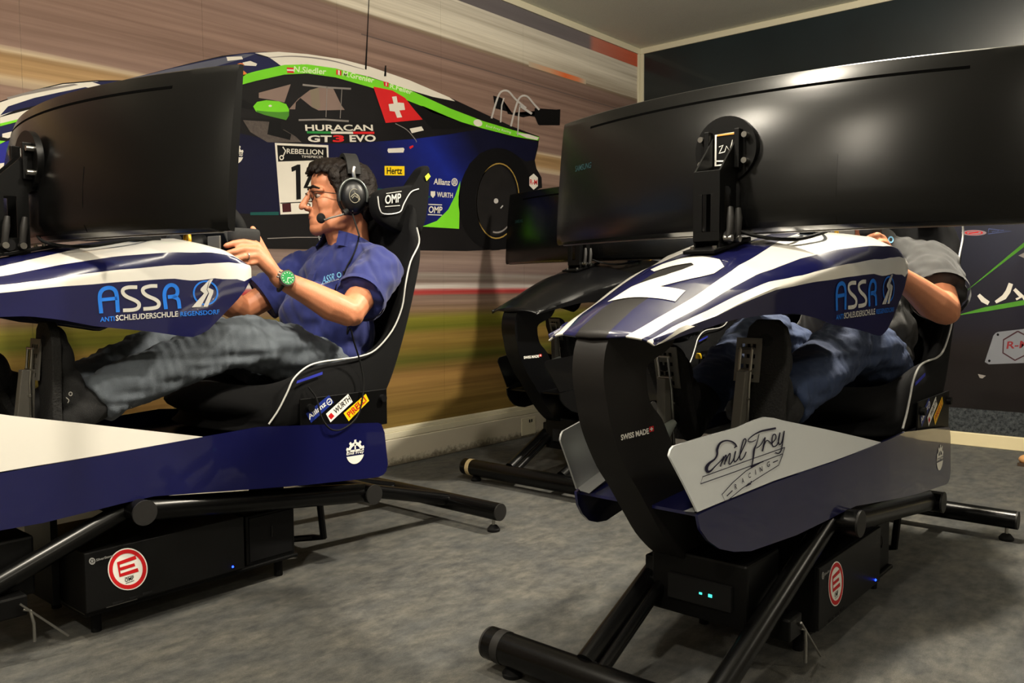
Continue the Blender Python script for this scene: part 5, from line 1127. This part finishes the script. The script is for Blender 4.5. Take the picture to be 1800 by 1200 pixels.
# watch and ring on the near hand
sh_, el_, wr_ = (np.array(q) for q in arm_pts(-1)); ax = (wr_-el_)/np.linalg.norm(wr_-el_); wc = wr_-ax*.012
out = np.array(FR_L.o)-wc; out = out-ax*np.dot(out, ax); out /= np.linalg.norm(out); ot = np.cross(ax, out); out2 = out*.88+ot*.30*(1 if (ot[2] > 0) else -1); out2 /= np.linalg.norm(out2); ot2 = np.cross(ax, out2)
wt = FR_L.thing('wristwatch', tuple(wc), 'steel wristwatch with a green dial on the wrist of the blue-shirted driver', 'watch'); nb = tuple(-wc)
MB().tube([wc+.0305*(out2*math.cos(a)+ot2*math.sin(a)) for a in np.linspace(0, 2*math.pi, 29)[:-1]], .0045, 8, closed=True).build('strap', mat('black leather strap', (20, 18, 16), .6), wt, nb, autos=80)
MB().tube([wc+out2*.026, wc+out2*.034, wc+out2*.038], [.0215, .0225, .0195], 30).build('watch_case', M_STEEL, wt, nb, autos=40)
MB().tube([wc+out2*.0375, wc+out2*.0386], .0180, 30).build('dial', mat('green dial', (52, 150, 84), .25, .2, .6), wt, nb, autos=40)
wd = lambda u, v: tuple(wc+out2*.0390+ax*u*-1+ot2*v)
dd = Decal(wd)
for k in range(12):
    a = k*math.pi/6; dd.line([(.0125*math.cos(a), .0125*math.sin(a)), (.0155*math.cos(a), .0155*math.sin(a))], .0018)
dd.line([(0, 0), (.010, .004)], .0014).line([(0, 0), (.004, -.013)], .0011).build('hands_and_hours', M_PRINTW, wt, nb)
for v in (-.008, 0, .008): MB().tube([wc+out2*.032-ot2*v+ax*.021, wc+out2*.032-ot2*v+ax*.027], .0025 if v else .0035, 8).build('crown_button', M_STEEL, wt, nb)
rc = np.array((1.232, -.1978, .8897)); fx = np.array((1, 0, .06)); ring_ = FR_L.thing('finger_ring', tuple(rc), 'silver wedding ring on a finger of the blue-shirted driver', 'ring')
MB().tube([rc+.0112*(np.array([0, math.cos(a), math.sin(a)])) for a in np.linspace(0, 2*math.pi, 21)[:-1]], .0017, 6, closed=True).build('band', mat('polished silver', (220, 218, 212), .15, 1.0), ring_, tuple(-rc), autos=80)

# ---------------------------------------------------------------- tan shoe at the edge of the carpet
sp0 = on_plane(1803, 818, 2, 0); tx, ty = sp0[0]+.03, sp0[1]-.10
m = MB(); m.sphere((tx-.035, ty+.08, .028), (.042, .05, .026), 16, 10); m.sphere((tx+.0, ty+.0, .04), (.042, .09, .036), 16, 10); m.sphere((tx+.03, ty-.09, .05), (.04, .05, .05), 16, 10)
sh0 = empty('suede_shoe', (tx, ty, 0)); tag(sh0, 'tan suede shoe standing on the carpet in front of the poster', 'shoe')
put(remesh(m, .006, 5, 'shoe_upper'), 'shoe_upper', mat('tan suede', (190, 140, 88), .9, bump=.3, bscale=300), sh0, (-tx, -ty, 0), smooth=True)
MB().loft([[(tx-.06+.02*k, ty+.128-.27*k/3+.0, z) for k in (0,)]+[(tx-.02, ty+.12, z), (tx+.07, ty-.12, z), (tx+.0, ty-.14, z), (tx-.075, ty+.08, z)] for k in (0,) for z in (0, .014)]).build('shoe_sole', mat('brown rubber sole', (60, 44, 30), .8), sh0, (-tx, -ty, 0))
